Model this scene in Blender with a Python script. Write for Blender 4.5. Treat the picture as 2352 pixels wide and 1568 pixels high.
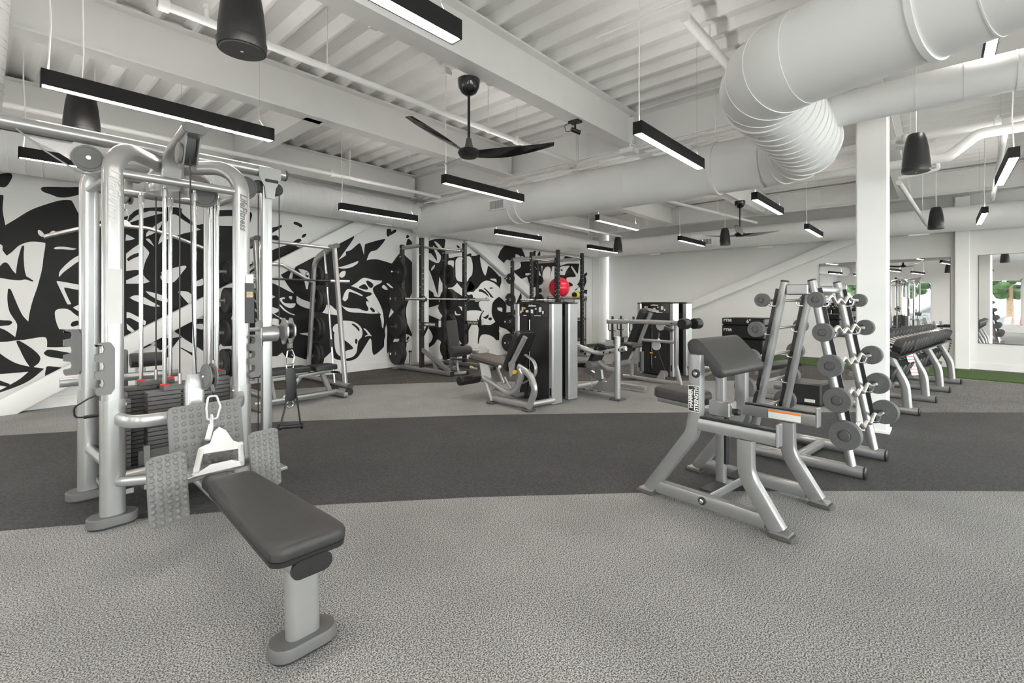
# Gym interior. World axes follow the building: +X runs along the mural wall towards the
# far wall, +Y runs towards the mural wall, Z is up, metres. The camera stands at the origin.
import bpy, bmesh, math, random
from math import sin, cos, pi, radians
from mathutils import Vector, Matrix

random.seed(7)
scene = bpy.context.scene
for o in list(bpy.data.objects):
    bpy.data.objects.remove(o, do_unlink=True)
col = scene.collection

# ------------------------------------------------------------------ camera
EYE = 1.30
FPX = 1100.0                      # focal length in pixels of a 2352 wide frame
HORIZON = 696.0
YAW = math.atan((2154 - 1176) / FPX)
cam_d = bpy.data.cameras.new('camera')
cam = bpy.data.objects.new('camera', cam_d)
col.objects.link(cam)
cam.location = (0, 0, EYE)
cam.rotation_euler = (pi / 2, 0, YAW - pi / 2)
cam_d.sensor_width = 36
cam_d.lens = 36 * FPX / 2352
cam_d.shift_y = -(784 - HORIZON) / 2352
cam_d.clip_start = 0.05
cam_d.clip_end = 300
scene.camera = cam

# ------------------------------------------------------------------ sky, exposure
world = bpy.data.worlds.new('world')
scene.world = world
world.use_nodes = True
wn = world.node_tree
for n in list(wn.nodes):
    wn.nodes.remove(n)
bg = wn.nodes.new('ShaderNodeBackground')
bg.inputs[0].default_value = (0.985, 0.985, 1.0, 1)
bg.inputs[1].default_value = 9.0
wo = wn.nodes.new('ShaderNodeOutputWorld')
wn.links.new(bg.outputs[0], wo.inputs[0])
LAMP_POWER = 30.0                 # emission of the linear lamps' diffusers
ADDED_UP_POWER = 11.0  # emission of the unseen strips added on lamp tops to brighten the ceiling
scene.view_settings.view_transform = 'Standard'
scene.view_settings.look = 'None'
scene.view_settings.exposure = 1.2
scene.view_settings.gamma = 1.0
scene.view_settings.use_curve_mapping = False

# ------------------------------------------------------------------ survey helpers
_c, _s = math.cos(YAW), math.sin(YAW)
def _ray(px, py):
    t = (px - 1176) / FPX
    return _c + t * _s, _s - t * _c, (HORIZON - py) / FPX
def onZ(px, py, z=0.0):
    r = _ray(px, py); k = (z - EYE) / r[2]
    return Vector((r[0] * k, r[1] * k, z))
def onX(px, py, x):
    r = _ray(px, py); k = x / r[0]
    return Vector((x, r[1] * k, EYE + r[2] * k))
def onY(px, py, y):
    r = _ray(px, py); k = y / r[1]
    return Vector((r[0] * k, y, EYE + r[2] * k))

# ------------------------------------------------------------------ materials
def _new(name):
    m = bpy.data.materials.new(name); m.use_nodes = True
    return m, m.node_tree, m.node_tree.nodes['Principled BSDF']
def mat(name, rgb, rough=0.5, metal=0.0, var=0.06, scale=8.0, bump=0.0, bscale=60.0, coat=0.0, spec=0.5):
    m, nt, b = _new(name)
    if not isinstance(rgb, tuple): rgb = (rgb, rgb, rgb)
    tc = nt.nodes.new('ShaderNodeTexCoord')
    nz = nt.nodes.new('ShaderNodeTexNoise'); nz.inputs['Scale'].default_value = scale; nz.inputs['Detail'].default_value = 3
    nt.links.new(tc.outputs['Object'], nz.inputs['Vector'])
    rp = nt.nodes.new('ShaderNodeValToRGB')
    rp.color_ramp.elements[0].position = 0.3; rp.color_ramp.elements[1].position = 0.7
    rp.color_ramp.elements[0].color = tuple(min(1, c * (1 - var)) for c in rgb) + (1,)
    rp.color_ramp.elements[1].color = tuple(min(1, c * (1 + var)) for c in rgb) + (1,)
    nt.links.new(nz.outputs['Fac'], rp.inputs[0])
    nt.links.new(rp.outputs[0], b.inputs['Base Color'])
    b.inputs['Roughness'].default_value = rough
    b.inputs['Metallic'].default_value = metal
    b.inputs['Specular IOR Level'].default_value = spec
    b.inputs['Coat Weight'].default_value = coat
    if bump:
        n2 = nt.nodes.new('ShaderNodeTexNoise'); n2.inputs['Scale'].default_value = bscale; n2.inputs['Detail'].default_value = 2
        nt.links.new(tc.outputs['Object'], n2.inputs['Vector'])
        bp = nt.nodes.new('ShaderNodeBump'); bp.inputs['Strength'].default_value = bump; bp.inputs['Distance'].default_value = 0.01
        nt.links.new(n2.outputs['Fac'], bp.inputs['Height'])
        nt.links.new(bp.outputs[0], b.inputs['Normal'])
    return m
def emit(name, rgb, power):
    m, nt, b = _new(name)
    b.inputs['Base Color'].default_value = rgb + (1,)
    b.inputs['Emission Color'].default_value = rgb + (1,)
    b.inputs['Emission Strength'].default_value = power
    return m
def speckle(name, c0, c1, scale, rough=0.95, blotch=0.12, bump=0.5):
    # flecked rubber flooring: fine flecks over faint broad blotches
    m, nt, b = _new(name)
    tc = nt.nodes.new('ShaderNodeTexCoord')
    a = nt.nodes.new('ShaderNodeTexNoise'); a.inputs['Scale'].default_value = scale; a.inputs['Detail'].default_value = 1.5
    v = nt.nodes.new('ShaderNodeTexNoise'); v.inputs['Scale'].default_value = 1.6; v.inputs['Detail'].default_value = 4
    for n in (a, v): nt.links.new(tc.outputs['Object'], n.inputs['Vector'])
    rp = nt.nodes.new('ShaderNodeValToRGB')
    rp.color_ramp.elements[0].position = 0.40; rp.color_ramp.elements[1].position = 0.61
    rp.color_ramp.elements[0].color = tuple(c0) + (1,); rp.color_ramp.elements[1].color = tuple(c1) + (1,)
    nt.links.new(a.outputs['Fac'], rp.inputs[0])
    mr = nt.nodes.new('ShaderNodeMapRange')
    mr.inputs['From Min'].default_value = 0.3; mr.inputs['From Max'].default_value = 0.7
    mr.inputs['To Min'].default_value = 1 - blotch; mr.inputs['To Max'].default_value = 1 + blotch
    nt.links.new(v.outputs['Fac'], mr.inputs['Value'])
    mx = nt.nodes.new('ShaderNodeVectorMath'); mx.operation = 'SCALE'
    nt.links.new(rp.outputs[0], mx.inputs[0]); nt.links.new(mr.outputs[0], mx.inputs['Scale'])
    nt.links.new(mx.outputs[0], b.inputs['Base Color'])
    b.inputs['Roughness'].default_value = rough
    b.inputs['Specular IOR Level'].default_value = 0.25
    bp = nt.nodes.new('ShaderNodeBump'); bp.inputs['Strength'].default_value = bump; bp.inputs['Distance'].default_value = 0.003
    nt.links.new(a.outputs['Fac'], bp.inputs['Height']); nt.links.new(bp.outputs[0], b.inputs['Normal'])
    return m

M = {}
M['wall'] = mat('wall_paint', (0.80, 0.79, 0.775), 0.85, var=0.015, scale=2, bump=0.05, bscale=120)
M['ceil'] = mat('ceiling_paint', (0.83, 0.825, 0.81), 0.7, var=0.02, scale=3)
M['steelwhite'] = mat('painted_steel', (0.82, 0.815, 0.80), 0.55, var=0.02, scale=3)
M['duct'] = mat('duct_paint', (0.87, 0.865, 0.855), 0.45, var=0.012, scale=2.5)
M['black_paint'] = mat('mural_black', (0.012, 0.012, 0.012), 0.6, var=0.2, scale=5, spec=0.3)
M['white_paint'] = mat('mural_white', (0.80, 0.79, 0.775), 0.85, var=0.015, scale=2)
M['silver'] = mat('silver_powder_coat', (0.45, 0.448, 0.442), 0.30, metal=0.65, var=0.03, scale=12, coat=0.25)
M['silver2'] = mat('dim_silver_coat', (0.34, 0.338, 0.334), 0.32, metal=0.6, var=0.03, scale=12)  # same silver coat, darker: weaker light on these pieces put into the colour
M['chrome'] = mat('chrome', (0.85, 0.85, 0.86), 0.12, metal=1.0, var=0.02)
M['handle_chrome'] = mat('satin_chrome', (0.80, 0.80, 0.80), 0.28, metal=0.45, var=0.02)
M['foot_grey'] = mat('foot_grey', (0.12, 0.118, 0.115), 0.5, var=0.05)
M['steel'] = mat('brushed_steel', (0.60, 0.58, 0.56), 0.3, metal=0.9, var=0.06, scale=40)
M['vinyl'] = mat('charcoal_vinyl', (0.033, 0.032, 0.031), 0.5, var=0.08, scale=30, bump=0.12, bscale=260)
M['vinyl_brown'] = mat('taupe_vinyl', (0.085, 0.068, 0.056), 0.5, var=0.08, scale=30, bump=0.1, bscale=260)
M['vinyl_black'] = mat('black_vinyl', (0.014, 0.014, 0.014), 0.4, var=0.1, scale=30)
M['black'] = mat('black_plastic', (0.016, 0.016, 0.016), 0.38, var=0.1, scale=20)
M['black_gloss'] = mat('black_gloss', (0.010, 0.010, 0.010), 0.15, var=0.1, scale=20, coat=0.5)
M['black_matte'] = mat('black_matte', (0.010, 0.010, 0.010), 0.75, var=0.1, scale=20, spec=0.2)
M['fixture'] = mat('lamp_housing_black', (0.012, 0.011, 0.012), 0.6, var=0.05, spec=0.25)
M['fixture_grey'] = mat('lamp_housing_grey', (0.36, 0.355, 0.35), 0.5, metal=0.3, var=0.03)
M['grey_plastic'] = mat('grey_plastic', (0.17, 0.168, 0.163), 0.5, var=0.04, scale=15)
M['dark_grey'] = mat('dark_grey_plastic', (0.075, 0.074, 0.072), 0.5, var=0.06, scale=15)
M['iron'] = mat('stack_plate_grey', (0.13, 0.128, 0.124), 0.5, metal=0.2, var=0.05, scale=15)
M['rubber'] = mat('black_rubber', (0.022, 0.0215, 0.021), 0.6, var=0.15, scale=25, bump=0.08, bscale=200)
M['rubber_grey'] = mat('grey_rubber', (0.10, 0.10, 0.099), 0.6, var=0.12, scale=60, bump=0.1, bscale=200)
M['rubber_edge'] = mat('worn_rubber', (0.10, 0.085, 0.075), 0.6, var=0.2, scale=18)
M['red'] = mat('red_plastic', (0.75, 0.02, 0.03), 0.4)
M['ball'] = mat('red_ball', (0.78, 0.012, 0.045), 0.28, var=0.1, scale=6, coat=0.3)
M['yellow'] = mat('yellow_plastic', (0.85, 0.50, 0.02), 0.45)
M['orange'] = mat('orange_webbing', (0.9, 0.22, 0.01), 0.6)
M['lime'] = mat('lime_webbing', (0.35, 0.65, 0.08), 0.6)
M['label_white'] = mat('label_white', (0.80, 0.80, 0.78), 0.5, var=0.01)
M['label_grey'] = mat('label_grey', (0.60, 0.60, 0.585), 0.5, var=0.03)
M['skin_print'] = mat('placard_print', (0.55, 0.36, 0.22), 0.5, var=0.3, scale=30)
M['cord'] = mat('white_cord', (0.82, 0.81, 0.78), 0.5, var=0.01)
M['cable'] = mat('black_cable', (0.03, 0.03, 0.03), 0.35)
M['grille_dark'] = mat('grille_slot', (0.25, 0.245, 0.24), 0.7)
M['turf'] = mat('green_turf', (0.055, 0.10, 0.018), 0.95, var=0.45, scale=90, bump=0.6, bscale=220)
M['floor_light'] = speckle('flecked_grey_floor', (0.085, 0.0845, 0.084), (0.46, 0.457, 0.45), 170, bump=0.12)
M['floor_dark'] = speckle('charcoal_floor', (0.050, 0.050, 0.051), (0.075, 0.075, 0.076), 60, rough=0.8, blotch=0.1, bump=0.15)
M['floor_black'] = speckle('black_mat_floor', (0.045, 0.040, 0.037), (0.12, 0.108, 0.100), 45, rough=0.75, blotch=0.25, bump=0.2)
M['floor_mid'] = speckle('grey_brown_floor', (0.085, 0.083, 0.081), (0.25, 0.245, 0.239), 110, blotch=0.16)
M['lamp'] = emit('lamp_diffuser', (1.0, 0.93, 0.85), LAMP_POWER)
M['added_uplight'] = emit('added_uplight_glow', (1.0, 0.95, 0.90), ADDED_UP_POWER)
M['leaf'] = mat('tree_leaves', (0.016, 0.042, 0.008), 0.9, var=0.6, scale=3)
M['bark'] = mat('bark', (0.16, 0.11, 0.07), 0.9, var=0.2)
M['asphalt'] = mat('asphalt', (0.45, 0.44, 0.42), 0.9, var=0.1, scale=1.5)
M['car_red'] = mat('car_red', (0.10, 0.006, 0.006), 0.25, coat=0.5)
M['car_grey'] = mat('car_silver', (0.08, 0.085, 0.09), 0.25, metal=0.5, coat=0.5)
def _mirror():
    m, nt, b = _new('mirror_silver')
    b.inputs['Metallic'].default_value = 1.0; b.inputs['Roughness'].default_value = 0.0
    b.inputs['Base Color'].default_value = (0.90, 0.91, 0.91, 1)
    return m
M['mirror'] = _mirror()
def _glass():
    m = bpy.data.materials.new('window_glass'); m.use_nodes = True
    nt = m.node_tree
    for n in list(nt.nodes): nt.nodes.remove(n)
    tr = nt.nodes.new('ShaderNodeBsdfTransparent'); tr.inputs[0].default_value = (0.93, 0.96, 0.95, 1)
    gl = nt.nodes.new('ShaderNodeBsdfGlossy'); gl.inputs['Roughness'].default_value = 0.02
    fr = nt.nodes.new('ShaderNodeFresnel'); fr.inputs[0].default_value = 1.35
    mx = nt.nodes.new('ShaderNodeMixShader'); out = nt.nodes.new('ShaderNodeOutputMaterial')
    nt.links.new(fr.outputs[0], mx.inputs[0]); nt.links.new(tr.outputs[0], mx.inputs[1]); nt.links.new(gl.outputs[0], mx.inputs[2])
    nt.links.new(mx.outputs[0], out.inputs[0])
    return m
M['glass'] = _glass()

# ------------------------------------------------------------------ mesh building
def V(*a): return Vector(a)
def rotm(rx=0, ry=0, rz=0):
    return Matrix.Rotation(rz, 4, 'Z') @ Matrix.Rotation(ry, 4, 'Y') @ Matrix.Rotation(rx, 4, 'X')
def frame_from(direction, up=(0, 0, 1)):
    z = Vector(direction).normalized(); u = Vector(up)
    if abs(z.dot(u.normalized())) > 0.98: u = Vector((1, 0, 0)) if abs(z.x) < 0.9 else Vector((0, 1, 0))
    x = u.cross(z).normalized(); y = z.cross(x)
    return x, y, z
def fillet(path, R, n=6, closed=False):
    pts = [Vector(p) for p in path]; out = []
    N = len(pts)
    for i, p in enumerate(pts):
        if not closed and (i == 0 or i == N - 1): out.append(p); continue
        a, b = pts[i - 1] - p, pts[(i + 1) % N] - p
        la, lb = a.length, b.length
        a.normalize(); b.normalize()
        ang = a.angle(b)
        if ang > pi - 0.02: out.append(p); continue
        r = R[i] if isinstance(R, (list, tuple)) else R
        tl = min(r / math.tan(ang / 2), la * 0.49, lb * 0.49); r2 = tl * math.tan(ang / 2)
        bis = (a + b).normalized(); cen = p + bis * (r2 / sin(ang / 2))
        s0, s1 = p + a * tl - cen, p + b * tl - cen
        tot = s0.angle(s1); ax = s0.cross(s1)
        if ax.length < 1e-9: out.append(p); continue
        ax.normalize()
        for k in range(n + 1):
            out.append(cen + Matrix.Rotation(tot * k / n, 3, ax) @ s0)
    return out
def circ(r, n=12): return [(r * cos(2 * pi * k / n), r * sin(2 * pi * k / n)) for k in range(n)]
def rrect(w, h, r, n=3):
    r = min(r, w / 2 - 1e-4, h / 2 - 1e-4); out = []
    for cx, cy, a0 in ((w/2-r, h/2-r, 0), (-w/2+r, h/2-r, pi/2), (-w/2+r, -h/2+r, pi), (w/2-r, -h/2+r, 3*pi/2)):
        for k in range(n + 1):
            a = a0 + pi / 2 * k / n; out.append((cx + r * cos(a), cy + r * sin(a)))
    return out
def smooth2(pts, sub=5, closed=True):
    # closed Catmull-Rom; points given with a third item 1 stay sharp corners
    P = [(p[0], p[1]) for p in pts]; C = [len(p) > 2 for p in pts]; N = len(P); out = []
    for i in range(N):
        p0, p1, p2, p3 = P[i - 1], P[i], P[(i + 1) % N], P[(i + 2) % N]
        if C[i]: p0 = p1
        if C[(i + 1) % N]: p3 = p2
        for k in range(sub):
            t = k / sub; q = []
            for d in (0, 1):
                q.append(0.5 * (2*p1[d] + (p2[d]-p0[d])*t + (2*p0[d]-5*p1[d]+4*p2[d]-p3[d])*t*t + (3*p1[d]-p0[d]-3*p2[d]+p3[d])*t**3))
            out.append(tuple(q))
    return out

class MB:
    def __init__(s): s.v = []; s.f = []; s.X = Matrix.Identity(4)
    def at(s, loc=(0, 0, 0), rot=None):
        s.X = Matrix.Translation(Vector(loc)) @ (rot if rot is not None else Matrix.Identity(4)); return s
    def add(s, vs, fs):
        o = len(s.v)
        s.v += [s.X @ Vector(v) for v in vs]
        s.f += [tuple(i + o for i in f) for f in fs]
        return s
    def box(s, c, d, rot=None, ch=0.0):
        c = Vector(c); x, y, z = (k / 2 for k in d)
        if ch <= 0:
            vs = [(-x,-y,-z),(x,-y,-z),(x,y,-z),(-x,y,-z),(-x,-y,z),(x,-y,z),(x,y,z),(-x,y,z)]
            fs = [(3,2,1,0),(4,5,6,7),(0,1,5,4),(1,2,6,5),(2,3,7,6),(3,0,4,7)]
        else:
            vs = []; fs = []; R = []
            for zz, i in ((-z, ch), (-z + ch, 0), (z - ch, 0), (z, ch)):
                a, b = x - i, y - i
                R.append(len(vs))
                vs += [(-a+ch-i*0,-b,zz),(a-ch,-b,zz),(a,-b+ch,zz),(a,b-ch,zz),(a-ch,b,zz),(-a+ch,b,zz),(-a,b-ch,zz),(-a,-b+ch,zz)]
            for k in range(3):
                for j in range(8):
                    a, b = R[k] + j, R[k] + (j + 1) % 8
                    fs.append((a, b, b + 8, a + 8))
            fs.append(tuple(range(7, -1, -1))); fs.append(tuple(range(24, 32)))
        Mx = Matrix.Translation(c) @ (rot if rot is not None else Matrix.Identity(4))
        return s.add([Mx @ Vector(v) for v in vs], fs)
    def bar(s, p0, p1, w, h, up=(0, 0, 1), r=0.0, n=2):
        return s.sweep([p0, p1], rrect(w, h, r, n) if r else [(w/2,h/2),(-w/2,h/2),(-w/2,-h/2),(w/2,-h/2)], up)
    def sweep(s, path, prof, up=(0, 0, 1), caps=True, closed=False, scales=None):
        P = [Vector(p) for p in path]; N = len(P); n = len(prof); vs = []; fs = []
        T = []
        for i in range(N):
            if closed: t = (P[(i+1) % N] - P[i-1])
            elif i == 0: t = P[1] - P[0]
            elif i == N - 1: t = P[-1] - P[-2]
            else: t = (P[i+1]-P[i]).normalized() + (P[i]-P[i-1]).normalized()
            T.append(t.normalized())
        x, y, z = frame_from(T[0], up)
        for i in range(N):
            if i:
                q = T[i-1].rotation_difference(T[i]); x = (q @ x); x = (x - T[i] * x.dot(T[i])).normalized(); y = T[i].cross(x)
            k = 1.0; sc = scales[i] if scales else 1.0
            if 0 < i < N - 1 and not closed:
                h = max(0.3, cos((P[i+1]-P[i]).angle(P[i]-P[i-1]) / 2)); k = 1 / h
                b = (P[i+1]-P[i]).normalized() - (P[i]-P[i-1]).normalized()
            else: b = Vector((0, 0, 0))
            bn = b.normalized() if b.length > 1e-6 else None
            for u, v in prof:
                o = x * (u * sc) + y * (v * sc)
                if bn is not None and k > 1.001: o = o + bn * (o.dot(bn) * (k - 1))
                vs.append(P[i] + o)
        for i in range(N if closed else N - 1):
            for j in range(n):
                a, b2 = i * n + j, i * n + (j + 1) % n
                c2, d = ((i + 1) % N) * n + (j + 1) % n, ((i + 1) % N) * n + j
                fs.append((a, b2, c2, d))
        if caps and not closed:
            fs.append(tuple(range(n - 1, -1, -1))); fs.append(tuple(range((N - 1) * n, N * n)))
        return s.add(vs, fs)
    def tube(s, path, r, n=12, R=0.0, fn=6, up=(0, 0, 1), closed=False):
        if R: path = fillet(path, R, fn, closed)
        return s.sweep(path, circ(r, n), up, closed=closed)
    def rtube(s, path, w, h, r=0.01, R=0.0, fn=6, up=(0, 0, 1), n=2):
        if R: path = fillet(path, R, fn)
        return s.sweep(path, rrect(w, h, r, n), up)
    def cyl(s, p0, p1, r, r1=None, n=16):
        r1 = r if r1 is None else r1
        return s.sweep([p0, p1], circ(1, n), scales=[max(r, 1e-4), max(r1, 1e-4)])
    def lathe(s, prof, o=(0, 0, 0), axis=(0, 0, 1), n=20, up=(0, 1, 0), caps=True):
        x, y, z = frame_from(axis, up); o = Vector(o); vs = []; fs = []; m = len(prof)
        for r, h in prof:
            for k in range(n):
                a = 2 * pi * k / n
                vs.append(o + z * h + x * (max(r, 1e-4) * cos(a)) + y * (max(r, 1e-4) * sin(a)))
        for i in range(m - 1):
            for k in range(n):
                fs.append((i*n+k, i*n+(k+1) % n, (i+1)*n+(k+1) % n, (i+1)*n+k))
        if caps:
            fs.append(tuple(range(n - 1, -1, -1))); fs.append(tuple(range((m-1)*n, m*n)))
        return s.add(vs, fs)
    def sphere(s, c, r, n=16, m=10, sz=(1, 1, 1)):
        c = Vector(c); vs = []; fs = []
        for i in range(1, m):
            th = pi * i / m
            for k in range(n):
                a = 2 * pi * k / n
                vs.append(c + Vector((r*sz[0]*sin(th)*cos(a), r*sz[1]*sin(th)*sin(a), -r*sz[2]*cos(th))))
        for i in range(m - 2):
            for k in range(n):
                fs.append((i*n+k, i*n+(k+1) % n, (i+1)*n+(k+1) % n, (i+1)*n+k))
        b = len(vs); vs += [c - Vector((0, 0, r*sz[2])), c + Vector((0, 0, r*sz[2]))]
        for k in range(n):
            fs.append((b, (k+1) % n, k)); fs.append((b+1, (m-2)*n+k, (m-2)*n+(k+1) % n))
        return s.add(vs, fs)
    def prism(s, poly, vec):
        n = len(poly); v = Vector(vec); P = [Vector(p) for p in poly]
        fs = [tuple(range(n - 1, -1, -1)), tuple(range(n, 2 * n))]
        fs += [(i, (i+1) % n, n + (i+1) % n, n + i) for i in range(n)]
        return s.add(P + [p + v for p in P], fs)
    def plate(s, pts2, o, ex, ey, t):
        # flat plate: 2d outline in the frame (o; ex, ey), thickness t along ex x ey, centred
        ex, ey = Vector(ex).normalized(), Vector(ey).normalized(); nn = ex.cross(ey); o = Vector(o) - nn * (t / 2)
        return s.prism([o + ex * p[0] + ey * p[1] for p in pts2], nn * t)
    def pad(s, c, size, rot=None, rc=0.03, re=0.015, bot=0.004, n=4, crown=0.0):
        # upholstered pad: rounded rectangle in plan (size x, y), rounded top rim, z up
        w, d, h = size; L = []
        L.append((bot + 0.002, -h / 2)); L.append((0, -h / 2 + bot + 0.004))
        for k in range(n + 1):
            a = pi / 2 * k / n
            L.append((re * (1 - cos(a)), h / 2 - re + re * sin(a)))
        Mx = Matrix.Translation(Vector(c)) @ (rot if rot is not None else Matrix.Identity(4)); vs = []; fs = []
        for ins, z in L:
            for u, v in rrect(w - 2*ins, d - 2*ins, max(rc - ins, 0.004), 4): vs.append(Mx @ Vector((u, v, z)))
        q = 20; m = len(L)
        for i in range(m - 1):
            for k in range(q): fs.append((i*q+k, i*q+(k+1) % q, (i+1)*q+(k+1) % q, (i+1)*q+k))
        fs.append(tuple(range(q - 1, -1, -1)))
        vs.append(Mx @ Vector((0, 0, h / 2 + crown))); t = len(vs) - 1
        for k in range(q): fs.append(((m-1)*q+k, (m-1)*q+(k+1) % q, t))
        return s.add(vs, fs)
    def mesh(s, name, angle=35):
        me = bpy.data.meshes.new(name); me.from_pydata([tuple(v) for v in s.v], [], s.f); me.validate(); me.update()
        me.polygons.foreach_set('use_smooth', [True] * len(me.polygons))
        me.set_sharp_from_angle(angle=radians(angle))
        return me
    def build(s, name, m, parent=None, angle=35, **props):
        me = s.mesh(name, angle); me.materials.append(M[m] if isinstance(m, str) else m)
        return link(name, me, parent, **props)
def link(name, data, parent=None, loc=None, rz=None, **props):
    o = bpy.data.objects.new(name, data); col.objects.link(o)
    if parent is not None: o.parent = parent
    if loc is not None: o.location = loc
    if rz is not None: o.rotation_euler = (0, 0, rz)
    for k, v in props.items(): o[k] = v
    return o
def thing(name, label, cat, loc=(0, 0, 0), rz=0.0, group=None):
    o = link(name, None, None, loc, rz, label=label, category=cat)
    o.empty_display_size = 0.1
    if group: o['group'] = group
    return o
def tag(o, label, cat, group=None):
    o['label'] = label; o['category'] = cat
    if group: o['group'] = group
    return o
def copy_tree(o, parent=None):
    c = o.copy(); col.objects.link(c)
    if parent is not None: c.parent = parent
    for ch in list(o.children): copy_tree(ch, c)
    return c
def struct(o): o['kind'] = 'structure'; return o
def lettering(text, size, m, parent, o, ex, ey, name='lettering', extrude=0.0008, bold=0.0, shear=0.0, sx=1.0, font_space=1.0):
    # flat text with its centre at o, reading along ex, upright along ey, in parent space
    cu = bpy.data.curves.new(name, 'FONT'); cu.body = text; cu.size = size; cu.extrude = extrude; cu.offset = bold
    cu.align_x = 'CENTER'; cu.align_y = 'CENTER'; cu.shear = shear; cu.space_character = font_space; cu.resolution_u = 2
    t = bpy.data.objects.new(name, cu); col.objects.link(t)
    dg = bpy.context.evaluated_depsgraph_get()
    me = bpy.data.meshes.new_from_object(t.evaluated_get(dg))
    bpy.data.objects.remove(t, do_unlink=True)
    ex, ey = Vector(ex).normalized(), Vector(ey).normalized(); ez = ex.cross(ey)
    me.transform(Matrix(((ex.x*sx, ey.x, ez.x, o[0]), (ex.y*sx, ey.y, ez.y, o[1]), (ex.z*sx, ey.z, ez.z, o[2]), (0, 0, 0, 1))))
    me.materials.clear(); me.materials.append(M[m])
    return link(name, me, parent)
# ================================================================== building shell
XB, XF, YM, YS = -4.3, 13.1, 8.25, -9.0       # back wall, far wall, mural wall, side wall
ZD = 3.92                                     # underside of the deck ribs

# ---- floor: flecked base with inlaid bands
floor = struct(MB().box(((XB+XF)/2+.55, (YM+YS)/2, -0.06), (XF-XB+1.7, YM-YS+0.4, 0.12)).build('floor', 'floor_light'))
def band(name, lo, hi, m, t, z=0.0):
    P = lo + hi[::-1]
    b = MB().prism([(p[0], p[1], z) for p in P], (0, 0, t))
    return b.build(name, m, floor)
def edge(pts): return [onZ(x, y, 0) for x, y in pts]
def extend(P, k):      # prolong an edge a little past the frame on both ends
    a, b = P[0] + (P[0]-P[1]).normalized() * k, P[-1] + (P[-1]-P[-2]).normalized() * k
    return [a] + P + [b]
lo = extend(edge([(0,1219),(240,1200),(500,1176),(760,1158),(1100,1141),(1480,1131),(1780,1128),(2060,1127),(2352,1128)]), 1.6)
hi = extend(edge([(0,1001),(190,990),(430,979),(680,967.5),(1100,953.5),(1400,949),(1600,947.5),(2000,947),(2352,948)]), 2.2)
band('dark_floor_band', lo, hi, 'floor_dark', 0.004)
lo2 = edge([(-60,1003.5),(0,1001),(190,990),(430,979),(680,967.5),(1100,953.5),(1400,949),(1600,947.5),(2000,947),(2352,948),(2500,949)])
hi2 = edge([(-60,962),(60,953),(300,926),(560,899),(790,885.5),(1000,878),(1250,875),(1500,874),(1800,873),(2352,873),(2500,873)])
# black mats of the free-weight zone, along the mural wall
lo3 = edge([(560,899),(790,885.5),(1000,878),(1250,875),(1500,874),(1750,873.5),(1950,872),(2080,869)])
hi3 = [Vector((2.6, YM-0.02, 0)), Vector((6.3, YM-0.02, 0)), Vector((7.6, YM-0.02, 0))] + edge([(1230,838),(1500,835),(1750,835),(1950,842),(2080,850)])
band('black_mat', lo3, hi3, 'floor_black', 0.006)
# grey-brown zone beside the dumbbells
lo5 = edge([(1990,947),(2352,948),(2560,949)]); hi5 = edge([(2030,868)]) + [Vector((11.25, 0.9, 0)), Vector((11.1, -5, 0))]
band('grey_brown_zone', lo5, hi5, 'floor_mid', 0.003)
_tf = MB(); _tf.X = Matrix.Translation((13.1,-.5,0)) @ Matrix.Rotation(-radians(6.4), 4, 'Z') @ Matrix.Translation((-13.1,.5,0))
_tf.box((12.0, 2.9, 0.009), (1.38, 10.4, 0.018)).build('turf_strip', 'turf', floor)
_tb = MB(); _tb.X = _tf.X.copy(); _tb.box((12.88, 2.9, 0.003), (0.36, 10.4, 0.006)).build('dark_border', 'floor_black', floor)

# ---- ceiling: slab, fluted deck panels, beams, girders
ceiling = struct(MB().box(((XB+XF)/2+.55, (YM+YS)/2, ZD+0.16), (XF-XB+1.7, YM-YS+0.4, 0.12)).build('ceiling', 'ceil'))
PITCH = 0.31
prof1 = [(-0.155,.080),(-0.080,.080),(-0.076,.076),(-0.019,.003),(-0.014,0),(0.014,0),(0.019,.003),(0.076,.076),(0.080,.080)]
def deck_mesh(y0, y1):
    P = []
    for k in range(3):
        P += [(k*PITCH + x, z) for x, z in prof1]
    P.append((2*PITCH + 0.155, .080))
    top = [(P[-1][0], 0.086), (P[0][0], 0.086)]
    b = MB(); b.prism([(x, y0, z) for x, z in P + top], (0, y1-y0, 0))
    me = b.mesh('deck_panel', 20); me.materials.append(M['ceil']); return me
dm = [deck_mesh(YS, 0.5), deck_mesh(0.5, YM)]
x = 4.22 - PITCH * 27 - PITCH
while x < XF+0.95:
    for me in dm: link('deck_panel', me, ceiling, (x, 0, ZD))
    x += PITCH * 3
def ibeam(name, p0, p1, depth=0.47, fw=0.20, ft=0.02, wt=0.014):
    h = depth/2; w = fw/2; t = wt/2
    pr = [(w,h),(-w,h),(-w,h-ft),(-t,h-ft),(-t,-h+ft),(-w,-h+ft),(-w,-h),(w,-h),(w,-h+ft),(t,-h+ft),(t,h-ft),(w,h-ft)]
    z = ZD - h
    return MB().sweep([(p0[0], p0[1], z), (p1[0], p1[1], z)], pr).build(name, 'steelwhite', ceiling)
XG, XG2 = 6.15, 12.85
BEAMS = (8.12, 5.46, 3.2, 0.5, -2.1, -4.7, -7.3)
for y in BEAMS:
    ibeam('roof_beam', (XB, y), (XG-0.1, y)); ibeam('roof_beam', (XG+0.1, y), (XG2-0.1, y))
for x, y0 in ((XG, YS), (XG2, -2.0)): ibeam('girder', (x, y0), (x, YM-0.02), 0.48, 0.24)
ibeam('cross_beam', (2.66, 5.46), (2.66, 8.12), 0.47, 0.2)
ibeam('cross_beam', (-1.6, 5.46), (-1.6, 8.12), 0.47, 0.2)
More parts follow.
